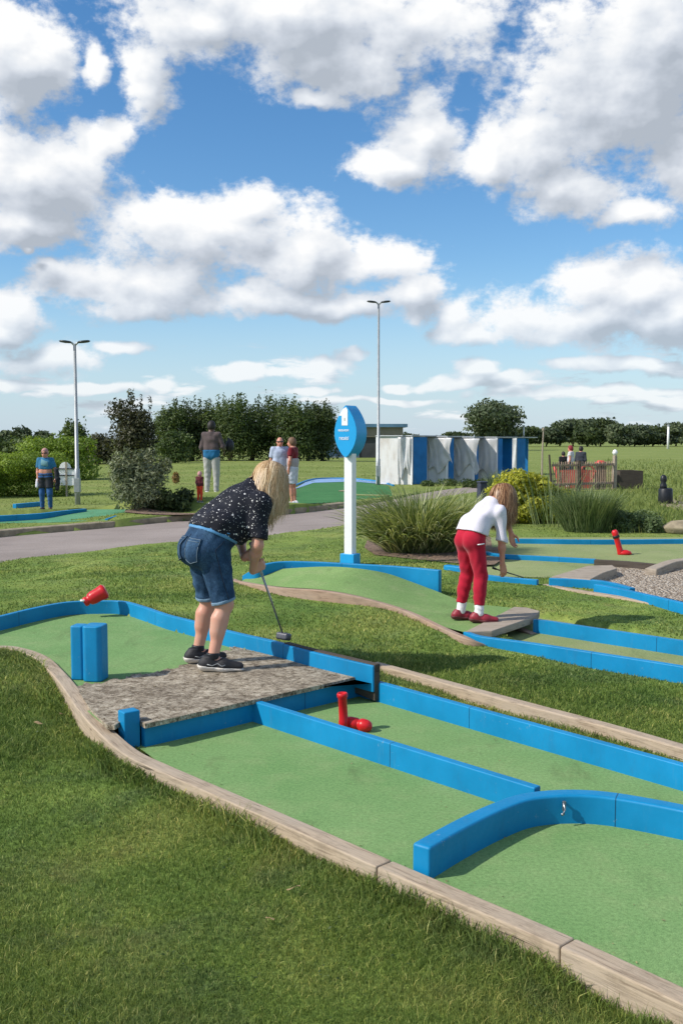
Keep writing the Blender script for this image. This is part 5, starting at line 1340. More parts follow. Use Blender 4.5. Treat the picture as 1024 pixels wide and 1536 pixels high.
def hair_mat(name, dark, mid, light):
    t = NT(name); a = t.new('ShaderNodeAttribute'); a.attribute_name = 'rnd'
    c = t.ramp(a.outputs['Fac'], [(.05, dark), (.5, mid), (.95, light)]); t.set(c, .42, 0, .45); t.b.inputs['Anisotropic'].default_value = .5
    tr = t.new('ShaderNodeBsdfTranslucent'); t.ln(c, tr.inputs[0]); mx = t.new('ShaderNodeMixShader'); mx.inputs[0].default_value = .2
    t.ln(t.b.outputs[0], mx.inputs[1]); t.ln(tr.outputs[0], mx.inputs[2]); t.ln(mx.outputs[0], t.out.inputs[0]); return t.m
def skin_mat(name, c):
    t = NT(name); v = t.coord('Object'); n = t.noise(v, 9, 5, .6); n2 = t.noise(v, 160, 3)
    col = t.mix(t.ramp(n, [(.35, (0, 0, 0)), (.7, (1, 1, 1))]), c, (min(1, c[0] * 1.08), c[1] * .86, c[2] * .82))
    t.bump(n2, .12, .002); t.set(col, .48, 0, .4); t.b.inputs['Subsurface Weight'].default_value = .12; t.b.inputs['Subsurface Radius'].default_value = (.012, .005, .003); return t.m
def cloth(name, c, var=.12, weave=260, rough=.85, fold=.0):
    t = NT(name); v = t.coord('Object'); n = t.noise(v, 6, 5, .6); w = t.noise(v, weave, 3, .7)
    col = t.ramp(n, [(.3, tuple(x * (1 - var) for x in c)), (.7, tuple(min(1, x * (1 + var)) for x in c))])
    col = t.mix(1, col, t.ramp(w, [(.35, (.82,) * 3), (.65, (1.16,) * 3)]), 'MULTIPLY')
    t.bump(t.math('ADD', w, t.math('MULTIPLY', n, 2.0)), .25, .004); t.set(col, rough, 0, .15); t.b.inputs['Sheen Weight'].default_value = .15; return t.m
def speckled():
    t = NT('speckled_black_cotton'); v = t.coord('Object'); n = t.noise(v, 5, 5, .6)
    col = t.ramp(n, [(.3, (.007, .008, .013)), (.7, (.018, .020, .030))])
    for sc, r0, th in ((30, .17, .35), (62, .19, .55), (110, .18, .72)):
        vo = t.new('ShaderNodeTexVoronoi'); vo.inputs['Scale'].default_value = sc; vo.inputs['Randomness'].default_value = 1
        dn = t.new('ShaderNodeVectorMath'); dn.operation = 'MULTIPLY_ADD'
        nn = t.new('ShaderNodeTexNoise'); nn.inputs['Scale'].default_value = 70; t.ln(v, nn.inputs['Vector']); t.ln(nn.outputs['Color'], dn.inputs[0]); dn.inputs[1].default_value = (.006,) * 3; t.ln(v, dn.inputs[2]); t.ln(dn.outputs[0], vo.inputs['Vector'])
        sp_ = t.new('ShaderNodeSeparateColor'); t.ln(vo.outputs['Color'], sp_.inputs[0])
        size = t.math('MULTIPLY_ADD', sp_.outputs[1], .10, r0 - .06)
        m = t.math('MULTIPLY', t.math('LESS_THAN', vo.outputs['Distance'], size), t.math('GREATER_THAN', sp_.outputs[0], th))
        col = t.mix(m, col, (.72, .70, .68))
    t.bump(t.noise(v, 200, 3), .2, .003); t.set(col, .8, 0, .2); return t.m
def denim():
    t = NT('washed_denim'); v = t.coord('Object'); n = t.noise(v, 7, 6, .65); w = t.noise(t.coord('Object', (1, 1, .25)), 240, 3, .7)
    col = t.ramp(n, [(.3, (.012, .030, .062)), (.5, (.022, .055, .11)), (.72, (.055, .115, .20))])
    col = t.mix(1, col, t.ramp(w, [(.35, (.6,) * 3), (.65, (1.5,) * 3)]), 'MULTIPLY')
    t.bump(t.math('ADD', w, n), .35, .004); t.set(col, .85, 0, .15); return t.m

def std(sc=1.0):
    J = dict(P=V3(0, 0, .93), W=V3(0, 0, 1.08), C=V3(0, 0, 1.28), N=V3(-.01, 0, 1.44), H=V3(.025, 0, 1.575), hiL=V3(0, .09, .90), hiR=V3(0, -.09, .90), knL=V3(.02, .105, .49), knR=V3(.02, -.105, .49), anL=V3(-.02, .11, .085), anR=V3(-.02, -.11, .085),
             shL=V3(-.01, .168, 1.385), shR=V3(-.01, -.168, 1.385), elL=V3(-.035, .225, 1.11), elR=V3(-.035, -.225, 1.11), wrL=V3(.05, .205, .88), wrR=V3(.05, -.205, .88))
    J = {k: v * sc for k, v in J.items()}
    J.update(fd=V3(1, 0, 0), ud=V3(0, 0, 1), ftL=V3(.97, .24, 0), ftR=V3(.97, -.24, 0), gz=0.0, b=dict(lat=.058, hp=.10, ws=.097, ch=.105, nk=1, hd=1.04, am=.92, th=.095, kn=.06, ak=.038))
    dn = V3(.1, 0, -1)
    J['handL'] = (dn, V3(0, -1, 0), V3(1, 0, 0), 1.0, (.3, .3, .25), .4); J['handR'] = (dn, V3(0, 1, 0), V3(1, 0, 0), 1.0, (.3, .3, .25), .4)
    return J
def garment(J, h, parts, name, mat, root, pad=.16, wr=(0, 30), cuts=(), k=.05):
    pts = np.array([v for v in J.values() if isinstance(v, np.ndarray) and v.shape == (3,)]); S = Sdf(pts.min(0) - pad, pts.max(0) + pad, h)
    for fn in parts: fn(S)
    if wr[0]: S.wrinkle(wr[0], wr[1])
    for p, n in cuts: S.cut(p, n)
    return link(name, S.mesh(name), mat, root)
def limb_fn(a, b, ra, rb, flat=True, k=.035): return lambda S: S.cone(a, b, ra, rb, k, True if flat else None)
def facebits(J, root, shades=False, sc=1.0):
    H, fd, ud = J['H'], J['fd'], J['ud']; lt = np.cross(ud, fd); hs = J['b']['hd']
    if shades:
        b = MB(); pts = [H + (fd * .02 + lt * .085 + ud * .008) * hs, H + (fd * .085 + lt * .055 + ud * .004) * hs, H + (fd * .108 + ud * .006) * hs, H + (fd * .085 - lt * .055 + ud * .004) * hs, H + (fd * .02 - lt * .085 + ud * .008) * hs]
        b.tube([tuple(q) for q in pts], [.005, .017, .010, .017, .005], 8); b.build('sunglasses', M['black'], root, 0, True)
    else:
        for s_ in (-1, 1):
            MB().lathe([(0, -.006), (.009, -.003), (.011, .001), (.008, .005), (0, .007)], 10, Matrix.Translation(tuple(H + (fd * .090 + lt * s_ * .031 + ud * .004) * hs)) @ Vector((0, 0, 1)).rotation_difference(Vector(fd)).to_matrix().to_4x4()).build('eye', M['black'], root, 0, True)
    q = H + (fd * .098 - ud * .064) * hs
    MB().tube([tuple(q - lt * .02), tuple(q + fd * .004), tuple(q + lt * .02)], [.003, .006, .003], 6).build('mouth', plain('lips', (.34, .12, .10), .5), root, 0, True)
def short_hair(J, h, mat, root, name='hair', drop=0, thick=.014):
    H, fd, ud = J['H'], J['fd'], J['ud']; lt = np.cross(ud, fd); hs = J['b']['hd']; S = Sdf(H - .24, H + .24, h)
    S.ell(H + ud * .012 - fd * .006, (np.array((.098, .077, .112)) + thick) * hs, .02, [fd, lt, ud])
    if drop: S.cone(H - fd * .04, H - fd * .06 - ud * drop, .075, .06, .03)
    S.cut(H + fd * .045 * hs + ud * .0, nrm(fd - ud * .75)); S.cut(H - ud * (.06 + drop), -ud)
    return link(name, S.mesh(name), mat, root)
SK = skin_mat('skin', (.56, .325, .235)); SK2 = skin_mat('dark_skin', (.10, .055, .035)); SK3 = skin_mat('flushed_skin', (.55, .27, .19))

# ---------------------------------------------------------------- the woman in the speckled top
gw = .147
pos = at(316, 999, gw); RZ = rad(30)
J = std()
J.update(P=V3(-.045, 0, .845), W=V3(.045, 0, .965), C=V3(.225, 0, 1.115), N=V3(.355, 0, 1.235), H=V3(.465, -.02, 1.315),
         hiL=V3(-.035, .095, .81), hiR=V3(-.035, -.095, .81), knL=V3(.045, .13, .45), knR=V3(.055, -.13, .455), anL=V3(-.035, .145, .095), anR=V3(-.045, -.15, .095),
         shL=V3(.32, .18, 1.15), shR=V3(.295, -.19, 1.135), elL=V3(.33, .23, .90), elR=V3(.255, -.245, .865), fd=nrm(V3(.5, -.12, -.82)), ftL=nrm(V3(.95, -.12, 0)), ftR=nrm(V3(.88, -.46, 0)),
         b=dict(lat=.07, hp=.114, ws=.112, ch=.113, nk=1, hd=1, am=.93, th=.092, kn=.06, ak=.037, cf=1))
J['ud'] = nrm(V3(.80, 0, .52) - J['fd'] * (V3(.80, 0, .52) @ J['fd']))
PA, PB = V3(.305, -.05, .835), V3(.645, .135, .125); sd_ = nrm(PB - PA)
nR = nrm(V3(-.05, 1, 0) - sd_ * (V3(-.05, 1, 0) @ sd_)); dF = nrm(np.cross(sd_, nR))
ptR = PA + (PB - PA) * .185; ptL = PA + (PB - PA) * .075
J['wrR'] = ptR - nR * .034 - dF * .075; J['handR'] = (dF, nR, sd_, 1.0, (.75, 1.15, .75), .9)
J['wrL'] = ptL + nR * .034 - dF * .072; J['handL'] = (dF, -nR, sd_, 1.0, (.75, 1.15, .75), .9)
S = body_sdf(J, .0058)
wom = link('person', S.mesh('person'), SK); wom.location = pos; wom.rotation_euler = (0, 0, RZ)
tag(wom, 'blonde person in black speckled top and denim shorts bending over a putter', 'person')
ax = nrm(J['C'] - J['P']); wn_ = nrm(V3(.42, 0, .9))
def fpelvis(i):
    def f(S):
        b = J['b']
        for y in (-1, 1):
            S.cone(J['P'] + V3(0, y * b['lat'], 0), J['W'] + V3(0, y * b['lat'], 0), b['hp'] + i + .012, b['ws'] + i + .008, .05)
            S.ell(J['P'] + V3(-.045, y * .075, -.025), (.108, .09, .112), .03)
            S.cone(J['W'] + V3(0, y * b['lat'], 0), J['C'] + V3(0, y * b['lat'], 0), b['ws'] + i + .008, b['ch'] + i + .008, .06)
    return f
kR, kL = J['knR'], J['knL']
jeans = garment(J, .007, [fpelvis(.008), limb_fn(J['hiR'] + V3(.028, 0, 0), J['hiR'] * .02 + kR * .98 + V3(-.005, 0, .01), .116, .082, True, .03), limb_fn(J['hiL'] + V3(.028, 0, 0), J['hiL'] * .02 + kL * .98 + V3(-.005, 0, .01), .116, .082, True, .03)], 'denim_shorts', denim(), wom, .16, (.0035, 60), [(J['W'] + V3(-.0, 0, -.045), wn_)])
# frayed pale hems, waistband, pocket with stitching
M['denim_pale'] = cloth('pale_denim', (.16, .26, .36)); M['sky_cotton'] = cloth('sky_blue_cotton', (.10, .27, .50))
def ring_cone(a, b, ra, rb, t0, t1, name, mat, k=.03):
    a, b = np.asarray(a), np.asarray(b); p, q = a + (b - a) * t0, a + (b - a) * t1; S = Sdf(np.minimum(p, q) - .16, np.maximum(p, q) + .16, .006)
    S.cone(p, q, ra + (rb - ra) * t0, ra + (rb - ra) * t1, .02, True, True); S.wrinkle(.003, 60); return link(name, S.mesh(name), mat, jeans)
for hi_, kn_ in ((J['hiR'], kR), (J['hiL'], kL)): ring_cone(hi_, hi_ * .02 + kn_ * .98 + V3(-.005, 0, .01), .107, .0855, .945, 1.012, 'frayed_hem', M['denim_pale'])
garment(J, .007, [fpelvis(.014)], 'waistband', M['sky_cotton'], wom, .16, (.002, 40), [(J['W'] + V3(0, 0, .005), wn_), (J['W'] + V3(0, 0, -.050), -wn_)])
# back pockets, seams and stitching laid on the denim surface
from mathutils.bvhtree import BVHTree
def bvh(o): return BVHTree.FromPolygons([v.co for v in o.data.vertices], [tuple(p.vertices) for p in o.data.polygons])
def onto(tree, p, d, off):
    h = tree.ray_cast(Vector(p) - Vector(d) * .4, Vector(d))
    if h[0] is None: h = tree.find_nearest(Vector(p))
    return h[0] + (h[1] if h[1].dot(Vector(d)) < 0 else -h[1]) * off
JB = bvh(jeans)
def patch(name, outline_fn, d, mat, off, nu=12, nv=14):
    g = [[onto(JB, outline_fn(u / nu, v / nv), d, off) for v in range(nv + 1)] for u in range(nu + 1)]
    V = np.array([[tuple(q) for q in r] for r in g]); I = np.arange((nu + 1) * (nv + 1)).reshape(nu + 1, nv + 1)
    Fc = np.stack([I[:-1, :-1], I[1:, :-1], I[1:, 1:], I[:-1, 1:]], -1).reshape(-1, 4)
    o = link(name, npmesh(name, V.reshape(-1, 3), Fc, smooth=True), mat, jeans); m = o.modifiers.new('t', 'SOLIDIFY'); m.thickness = .005; m.offset = 0; return o
def stitch(pts, d, mat, r=.0022, name='stitching', off=.003):
    P_ = []
    for a, b in zip(pts[:-1], pts[1:]):
        for t in np.linspace(0, 1, 12, endpoint=False): P_.append(onto(JB, np.array(a) * (1 - t) + np.array(b) * t, d, off))
    return MB().tube(P_, r, 5).build(name, mat, jeans, 0, True)
M['thread'] = cloth('pale_thread', (.20, .27, .34)); M['seam'] = cloth('dark_seam', (.010, .022, .045))
jd = denim()
for s_ in (-1, 1):
    pd = nrm(V3(.80, -.55 * s_, -.10)); pu = nrm(V3(.18, 0, 1)); ps = nrm(np.cross(pd, pu)); pu = np.cross(ps, pd); pc = J['P'] + V3(-.10, .088 * s_, .0)
    fo = lambda u, v: pc + ps * (u - .5) * .125 * (1 - .12 * (1 - v)) + pu * ((v - .5) * .155 - (.018 * (1 - abs(2 * u - 1)) if v < .1 else 0))
    patch('back_pocket', fo, pd, jd, .005)
    c_ = [fo(.03, .95), fo(.04, .04), fo(.5, .02), fo(.96, .04), fo(.97, .95), fo(.03, .95)]
    stitch(c_, pd, M['thread'], .0018, off=.009); stitch([fo(.03, .84), fo(.97, .84)], pd, M['thread'], .0018, off=.009)
stitch([J['P'] + V3(-.2, 0, .10), J['P'] + V3(-.2, 0, .02), J['P'] + V3(-.2, 0, -.10)], V3(1, 0, 0), M['seam'], .003, 'seam', .001)
for s_, y in (('R', -1), ('L', 1)):
    stitch([J['W'] + V3(-.02, y * .3, -.06), J['P'] + V3(.0, y * .3, 0), J['hi' + s_] * .5 + J['kn' + s_] * .5 + V3(0, y * .3, 0), J['kn' + s_] + V3(0, y * .3, .03)], V3(0, -y, 0), M['seam'], .003, 'seam', .001)
# shirt with elbow sleeves, hanging loose at the front
def fshirt(S):
    torso(S, J, .034)
    S.cone(J['C'] + V3(.04, 0, -.10), J['W'] + V3(.09, 0, -.06), .115, .108, .06)
    for y in (-1, 1): S.cone(J['C'] + V3(0, y * .07, -.06), J['W'] + V3(.045, y * .07, -.05), .122, .118, .06)
eR, eL = J['elR'], J['elL']
shirt = garment(J, .0068, [fshirt, limb_fn(J['shR'], J['shR'] * .15 + eR * .85, .074, .068, True, .05), limb_fn(J['shL'], J['shL'] * .15 + eL * .85, .074, .068, True, .05)], 'top', speckled(), wom, .16, (.0075, 30), [(J['W'] + V3(.0, 0, -.03), -nrm(V3(.44, 0, .90))), (J['N'] + nrm(V3(.6, 0, .5)) * .012, nrm(V3(.75, 0, .55)))])
for s_ in 'LR':
    shoe(J, s_, plain('black_trainer', (.018, .018, .021), .6, .4, 60, .4), plain('pale_sole', (.62, .58, .52), .6, .1, 20), wom, 1.04)
    a_ = J['an' + s_]; S = Sdf(a_ - .12, a_ + .12, .006); S.cone(a_ + V3(0, 0, -.01), a_ + V3(0, 0, .035), .045, .045, .01, True, True); link('ankle_sock', S.mesh('ankle_sock', 1), M['black'], wom)
# hair: cap plus hanging locks
H, fd, ud = J['H'], J['fd'], J['ud']; lt = np.cross(ud, fd)
M['blonde'] = hair_mat('blonde_hair', (.30, .17, .07), (.60, .41, .215), (.88, .71, .48))
S = Sdf(H - .3, H + .3, .008); S.ell(H - fd * .008, (.112, .094, .124), .02, [fd, lt, ud]); S.cone(H - fd * .05, H - fd * .04 - lt * .05 + V3(-.02, 0, -.12), .08, .045, .05); S.cone(H + ud * .04, H + ud * .09 + V3(0, 0, -.10), .07, .05, .05); S.cut(H + fd * .04, nrm(fd - ud * .6))
cap = link('hair', S.mesh('hair'), plain('blonde_base', (.42, .27, .13), .6, .3, 60, .4), wom)
def roots(n, seed, r, cond):
    g = np.random.default_rng(seed); d = g.normal(size=(n * 4, 3)); d /= np.linalg.norm(d, axis=1)[:, None]
    m = cond(d); return d[m][:n]
def locks(J, n, length, width, mat, parent, seed, hr=.118, stiff=.7, part=0.0, extra=None, lean=(0, 0, -1), cond=None, wav=.012):
    H, fd, ud = J['H'], J['fd'], J['ud']; lt = np.cross(ud, fd)
    d = roots(n, seed, hr, cond or (lambda d: ((d @ fd) < .35) & ((d @ ud) > -.55)))
    P_ = H + d * np.array(hr); 
    tang = np.array(lean, float)[None, :] * .9 + d * .30 + (lt[None, :] * np.sign(d @ lt - part)[:, None]) * .55 - 0.0
    tang = tang - d * ((tang * d).sum(1) - .05)[:, None]
    return strands('hair_lock', P_, d, tang, length, width, mat, parent, H, hr, lean, 14, stiff, seed, wav, extra)
ext = [(J['C'], .165), (J['N'], .10), (J['shR'], .10), (J['shL'], .10)]
locks(J, 2200, .33, .007, M['blonde'], cap, 5, .119, .70, -.02, ext, (-.24, -.08, -1), wav=.009)
locks(J, 1300, .34, .0055, M['blonde'], cap, 6, .126, .74, -.05, ext, (-.16, -.14, -1), wav=.012)
locks(J, 300, .34, .007, M['blonde'], cap, 7, .131, .70, .0, ext, (-.36, -.20, -1), wav=.014)
locks(J, 260, .31, .0022, M['blonde'], cap, 8, .130, .78, .0, ext, (-.10, -.25, -1), wav=.03)
facebits(J, wom)

# putter
e = empty('putter', tuple(pos), RZ, 'long steel putter held by the blonde person, head behind the blue rim', 'golf club')
top_ = PA - sd_ * .035
MB().tube([tuple(top_), tuple(PA + sd_ * .25)], [.0145, .0115], 12).build('grip', plain('pale_grip', (.36, .44, .52), .6, .15, 60, .2), e, 0, True)
MB().tube([tuple(PA + sd_ * .25), tuple(PB)], [.0085, .0065], 10).build('shaft', M['steel'], e, 0, True)
MB().box(tuple(PB + V3(.0, .0, .0)), (.065, .115, .055), Matrix.Rotation(rad(20), 3, 'Z') @ Matrix.Rotation(rad(12), 3, 'Y')).build('club_head', plain('club_head_metal', (.11, .11, .125), .4, .2, 40, .1, .5), e, .016, seg=3)

# ---------------------------------------------------------------- the girl in red trousers
gg = .125
pos2 = at(705, 931, gg); RZ2 = rad(35)
G = std()
G.update(P=V3(-.01, 0, .745), W=V3(.04, 0, .85), C=V3(.17, 0, .955), N=V3(.255, 0, 1.035), H=V3(.365, -.02, 1.105),
         hiL=V3(-.01, .066, .70), hiR=V3(-.01, -.066, .70), knL=V3(.035, .085, .41), knR=V3(.045, -.085, .405), anL=V3(-.03, .10, .085), anR=V3(.005, -.105, .085),
         shL=V3(.24, .13, .985), shR=V3(.215, -.135, .975), elL=V3(.50, .09, .92), wrL=V3(.53, .04, .755), elR=V3(.215, -.165, .715), wrR=V3(.235, -.155, .515),
         fd=nrm(V3(.62, -.05, -.72)), ftL=nrm(V3(.97, -.40, 0)), ftR=nrm(V3(.80, -.62, 0)), b=dict(lat=.046, hp=.082, ws=.076, ch=.078, nk=.8, hd=.93, am=.72, th=.08, kn=.05, ak=.032, cf=.3, ft=.55))
G['ud'] = nrm(V3(.72, 0, .62) - G['fd'] * (V3(.72, 0, .62) @ G['fd']))
G['handR'] = (V3(.22, .0, -1), V3(.1, 1, 0), V3(1, -.1, 0), .88, (.35, .45, .4), .6); G['handL'] = (V3(.1, -.1, -1), V3(0, -1, 0), V3(1, 0, 0), .85, (.25, .35, .3), .5)
girl = link('person', body_sdf(G, .0052).mesh('person'), SK3); girl.location = pos2; girl.rotation_euler = (0, 0, RZ2)
tag(girl, 'child with long brown hair in white long sleeved top and red trousers, stooping', 'person')
def gpel(S):
    for y in (-1, 1):
        S.cone(G['P'] + V3(0, y * .05, 0), G['W'] + V3(0, y * .05, 0), .098, .09, .04); S.ell(G['P'] + V3(-.035, y * .05, -.025), (.082, .07, .085), .025)
M['red_cloth'] = cloth('red_trouser_cotton', (.43, .012, .035), .16); M['white_cloth'] = cloth('white_jersey', (.66, .63, .70), .08)
tr = [gpel]
for s_ in 'LR':
    hi_, kn_, an_ = G['hi' + s_], G['kn' + s_], G['an' + s_]; e_ = kn_ * .14 + an_ * .86 + V3(0, 0, .02)
    tr += [limb_fn(hi_, kn_, .086, .059, False, .03), limb_fn(kn_, e_, .058, .046, True, .02), limb_fn(kn_ * .8 + an_ * .2 + V3(-.012, 0, 0), kn_ * .5 + an_ * .5 + V3(-.01, 0, 0), .054, .049, False, .03)]
tro = garment(G, .0062, tr, 'trousers', M['red_cloth'], girl, .14, (.003, 60), [(G['W'] + V3(0, 0, -.012), nrm(V3(.35, 0, .93)))])
TB_ = bvh(tro); q = [onto(TB_, V3(.0 + .065 * t, -.3, .70 + .006 * t), V3(-.35, 1, 0), .003) for t in (0, .33, .66, 1)]
MB().tube(q, .0055, 6).build('pocket_trim', M['white'], tro, 0, True)
stitch_ = [onto(TB_, G['P'] + V3(-.3, 0, z), V3(1, 0, 0), .0) for z in (.07, .03, -.01, -.05, -.08)]
MB().tube(stitch_, .003, 5).build('seam', M['shoe_red'] if 'shoe_red' in M else M['red_cloth'], tro, 0, True)
def gshirt(S):
    torso(S, G, .016, .045)
    for y in (-1, 1): S.cone(G['W'] + V3(0, y * .05, 0), G['P'] + V3(.01, y * .05, .03), .1, .108, .03)
sh_ = [gshirt]
for s_, te in (('L', .1), ('R', 0)):
    sh_ += [limb_fn(G['sh' + s_], G['el' + s_], .055, .045, False, .03)]
sh_ += [limb_fn(G['elR'], G['elR'] * .72 + G['wrR'] * .28, .046, .042, True, .02)]
garment(G, .0058, sh_, 'long_sleeved_top', M['white_cloth'], girl, .14, (.0055, 38), [(G['W'] + V3(0, 0, -.075), -nrm(V3(.35, 0, .93))), (G['N'] + nrm(V3(.6, 0, .5)) * .012, nrm(V3(.75, 0, .55)))])
M['shoe_red'] = plain('dark_red_shoe', (.26, .02, .035), .45, .3, 40, .3); M['sock'] = cloth('white_sock', (.74, .73, .74), .05)
for s_ in 'LR':
    shoe(G, s_, M['shoe_red'], plain('maroon_sole', (.12, .03, .035), .6), girl, .86)
    a_ = G['an' + s_]; k_ = G['kn' + s_]; S = Sdf(a_ - .2, a_ + .25, .006); S.cone(a_ + V3(0, 0, -.03), a_ + (k_ - a_) * .34, .041, .042, .01, True, True); S.wrinkle(.002, 110); link('sock', S.mesh('sock', 1), M['sock'], girl)
H, fd, ud = G['H'], G['fd'], G['ud']; lt = np.cross(ud, fd)
M['brown_hair'] = hair_mat('brown_hair', (.12, .05, .02), (.32, .15, .065), (.60, .37, .20))
S = Sdf(H - .3, H + .3, .008); S.ell(H - fd * .005, (.105, .088, .116), .02, [fd, lt, ud]); S.cone(H + ud * .03, H + ud * .08 + V3(.02, 0, -.13), .075, .055, .05); S.cone(H - fd * .03 - lt * .03, H - lt * .06 + V3(-.01, 0, -.13), .07, .045, .05); S.cut(H + fd * .045, nrm(fd - ud * .7))
cap = link('hair', S.mesh('hair'), plain('brown_base', (.17, .09, .05), .6, .3, 60, .4), girl)
ext = [(G['C'], .105), (G['N'], .07), (G['shR'], .07), (G['shL'], .07)]
locks(G, 1900, .27, .007, M['brown_hair'], cap, 15, .111, .68, 0, ext, (-.12, -.03, -1), wav=.008)
locks(G, 1100, .29, .0055, M['brown_hair'], cap, 16, .118, .72, -.03, ext, (-.08, -.06, -1), wav=.010)
locks(G, 250, .30, .007, M['brown_hair'], cap, 17, .123, .70, .0, ext, (-.28, -.12, -1), wav=.012)
locks(G, 220, .27, .0022, M['brown_hair'], cap, 18, .122, .78, .0, ext, (-.05, -.2, -1), wav=.03)
facebits(G, girl)
e = empty('stick', tuple(pos2), RZ2, 'thin dark stick held in the lowered right hand of the child', 'stick')
q = G['wrR'] + V3(.03, .035, -.085)
MB().tube([tuple(q + V3(-.05, .03, .03)), tuple(q + V3(.03, -.02, .0)), tuple(q + V3(.17, -.10, -.05))], [.006, .006, .004], 8).build('shaft', M['dark_metal'], e, 0, True)
MB().tube([tuple(q + V3(-.075, .046, .042)), tuple(q + V3(-.045, .027, .028))], [.010, .010], 8).build('handle', M['black'], e, 0, True)

# ---------------------------------------------------------------- people further off
def figure(p, rz, sc, label, skin, tops, h=.017, edit=None, shades=False, hair=None, hands=True, group=None):
    A = std();
    if edit: edit(A)
    o = link('person', body_sdf(A, h, hands=hands).mesh('person', 1), skin); o.location = p; o.rotation_euler = (0, 0, rz); o.scale = (sc,) * 3
    tag(o, label, 'person', group); tops(A, o, h); facebits(A, o, shades)
    if hair: short_hair(A, h * .8, hair[0], o, hair[2] if len(hair) > 2 else 'hair', hair[1])
    return o
def top_g(A, o, h, mat, sl=.5, inf=.016, hem=None, name='shirt', both=True, long=False, cuts=()):
    P_ = [lambda S: torso(S, A, inf, .05)]
    for s_ in 'LR':
        if long: P_ += [limb_fn(A['sh' + s_], A['el' + s_], .064, .052, False), limb_fn(A['el' + s_], A['el' + s_] * .1 + A['wr' + s_] * .9, .052, .04)]
        else: P_ += [limb_fn(A['sh' + s_], A['sh' + s_] * (1 - sl) + A['el' + s_] * sl, .072, .068)]
    return garment(A, h, P_, name, mat, o, .14, (.004, 40), [(A['W'] + V3(0, 0, -.10 if hem is None else hem), (0, 0, -1)), (A['N'] + V3(0, 0, .02), (0, 0, 1))] + list(cuts))
def legs_g(A, o, h, mat, to=.95, inf=.02, name='trousers', flare=0, hi=-.04):
    def pel(S):
        for y in (-1, 1): S.cone(A['P'] + V3(0, y * .07, 0), A['W'] + V3(0, y * .07, 0), .118, .112, .05)
    P_ = [pel]
    for s_ in 'LR':
        a, k_, n_ = A['hi' + s_], A['kn' + s_], A['an' + s_]
        if to <= .5: P_ += [limb_fn(a, a + (k_ - a) * to * 2, .112, .085 + flare)]
        else: P_ += [limb_fn(a, k_, .112, .075 + flare, False), limb_fn(k_, k_ + (n_ - k_) * (to - .5) * 2, .073 + flare, .058 + flare)]
    return garment(A, h, P_, name, mat, o, .14, (.004, 50), [(A['W'] + V3(0, 0, hi), (0, 0, 1))])
def shoes_g(A, o, mat):
    for s_ in 'LR': shoe(A, s_, mat, M['white'], o, 1.0, h=.012)
hairD = plain('dark_hair', (.02, .016, .014), .6, .3, 60, .3); hairB = plain('light_brown_hair', (.16, .09, .05), .6, .3, 60, .3)
# man in blue by the left lamp
def t1(A, o, h):
    s = top_g(A, o, h, cloth('blue_tee', (.035, .16, .30)), .75, .018, .06)
    H_ = A['C']; S = Sdf(H_ - .3, H_ + .3, .016); torso(S, A, .025, .05); S.cut(H_ + V3(.05, 0, 0), (-1, 0, 0)); S.cut(H_ + V3(0, .02, .10), (0, .35, 1)); S.cut(H_ + V3(0, 0, -.05), (0, -.2, -1)); S.cut(H_ + V3(0, .11, 0), (0, 1, 0)); S.cut(H_ - V3(0, .09, 0), (0, -1, 0))
    link('chest_print', S.mesh('chest_print', 1), cloth('pale_green_print', (.15, .30, .34)), s)
    legs_g(A, o, h, cloth('blue_leggings', (.03, .10, .26)), .98, .01, 'leggings'); legs_g(A, o, h, M['black'], .33, .03, 'shorts', .03, -.055); shoes_g(A, o, M['black'])
    w = A['wrR']; S = Sdf(w - .3, w + .3, .016); S.cone(w + V3(0, 0, -.03), w + V3(.02, -.01, -.2), .045, .05, .03); link('white_glove', S.mesh('white_glove', 1), M['white_cloth'], o)
def e1(A): A['elL'] = V3(-.03, .26, 1.12); A['wrL'] = V3(.05, .29, .9); A['knL'] = V3(.05, .12, .49)
k1 = at(70, 767, -.1); A_sc = (94 * k1.y / F) / 1.70
o1 = figure((k1.x, k1.y, -.095), rad(-92), A_sc, 'man in blue printed shirt with bare midriff, black shorts and blue leggings', SK3, t1, .016, e1, True, (plain('pink_cap', (.42, .22, .20), .7), 0, 'cap'))
J1 = std(); e = empty('dark_jacket', tuple(o1.location), rad(-92), 'dark jacket hanging over the arm of the man in blue', 'jacket')
S = Sdf(V3(-.3, .0, .4), V3(.4, .6, 1.3), .018); S.cone(V3(.03, .31, 1.12), V3(.02, .33, .86), .06, .075, .03); S.cone(V3(.02, .33, .86), V3(.0, .31, .62), .075, .06, .03); S.wrinkle(.008, 40); jk = link('jacket', S.mesh('jacket', 1), cloth('dark_jacket_cloth', (.02, .022, .03)), e); e.scale = (A_sc,) * 3
# man in the brown jumper seen from behind
def t2(A, o, h):
    top_g(A, o, h, cloth('brown_jumper', (.10, .075, .075)), .5, .02, -.05, 'jumper', long=True); top_g(A, o, h, cloth('blue_shirt_tail', (.02, .14, .30)), .2, .034, -.27, 'shirt_tail', cuts=[(A['W'] + V3(0, 0, -.03), (0, 0, 1))]); legs_g(A, o, h, cloth('light_grey_trousers', (.40, .39, .38)), .97, .02, 'trousers', 0, -.2); shoes_g(A, o, M['white'])
def e2(A): A['elR'] = V3(.0, -.27, 1.13); A['wrR'] = V3(.20, -.24, 1.05)
k2 = base(318, 745); s2 = (745 - 632) * k2.y / F / 1.72
o2 = figure((k2.x, k2.y, k2.z), rad(80), s2, 'man in brown jumper and pale trousers seen from behind', SK2, t2, .015, e2, False, (hairD, 0))
e = empty('dark_bag', tuple(o2.location), rad(80), 'dark bag held at chest height by the man in the brown jumper', 'bag'); e.scale = (s2,) * 3
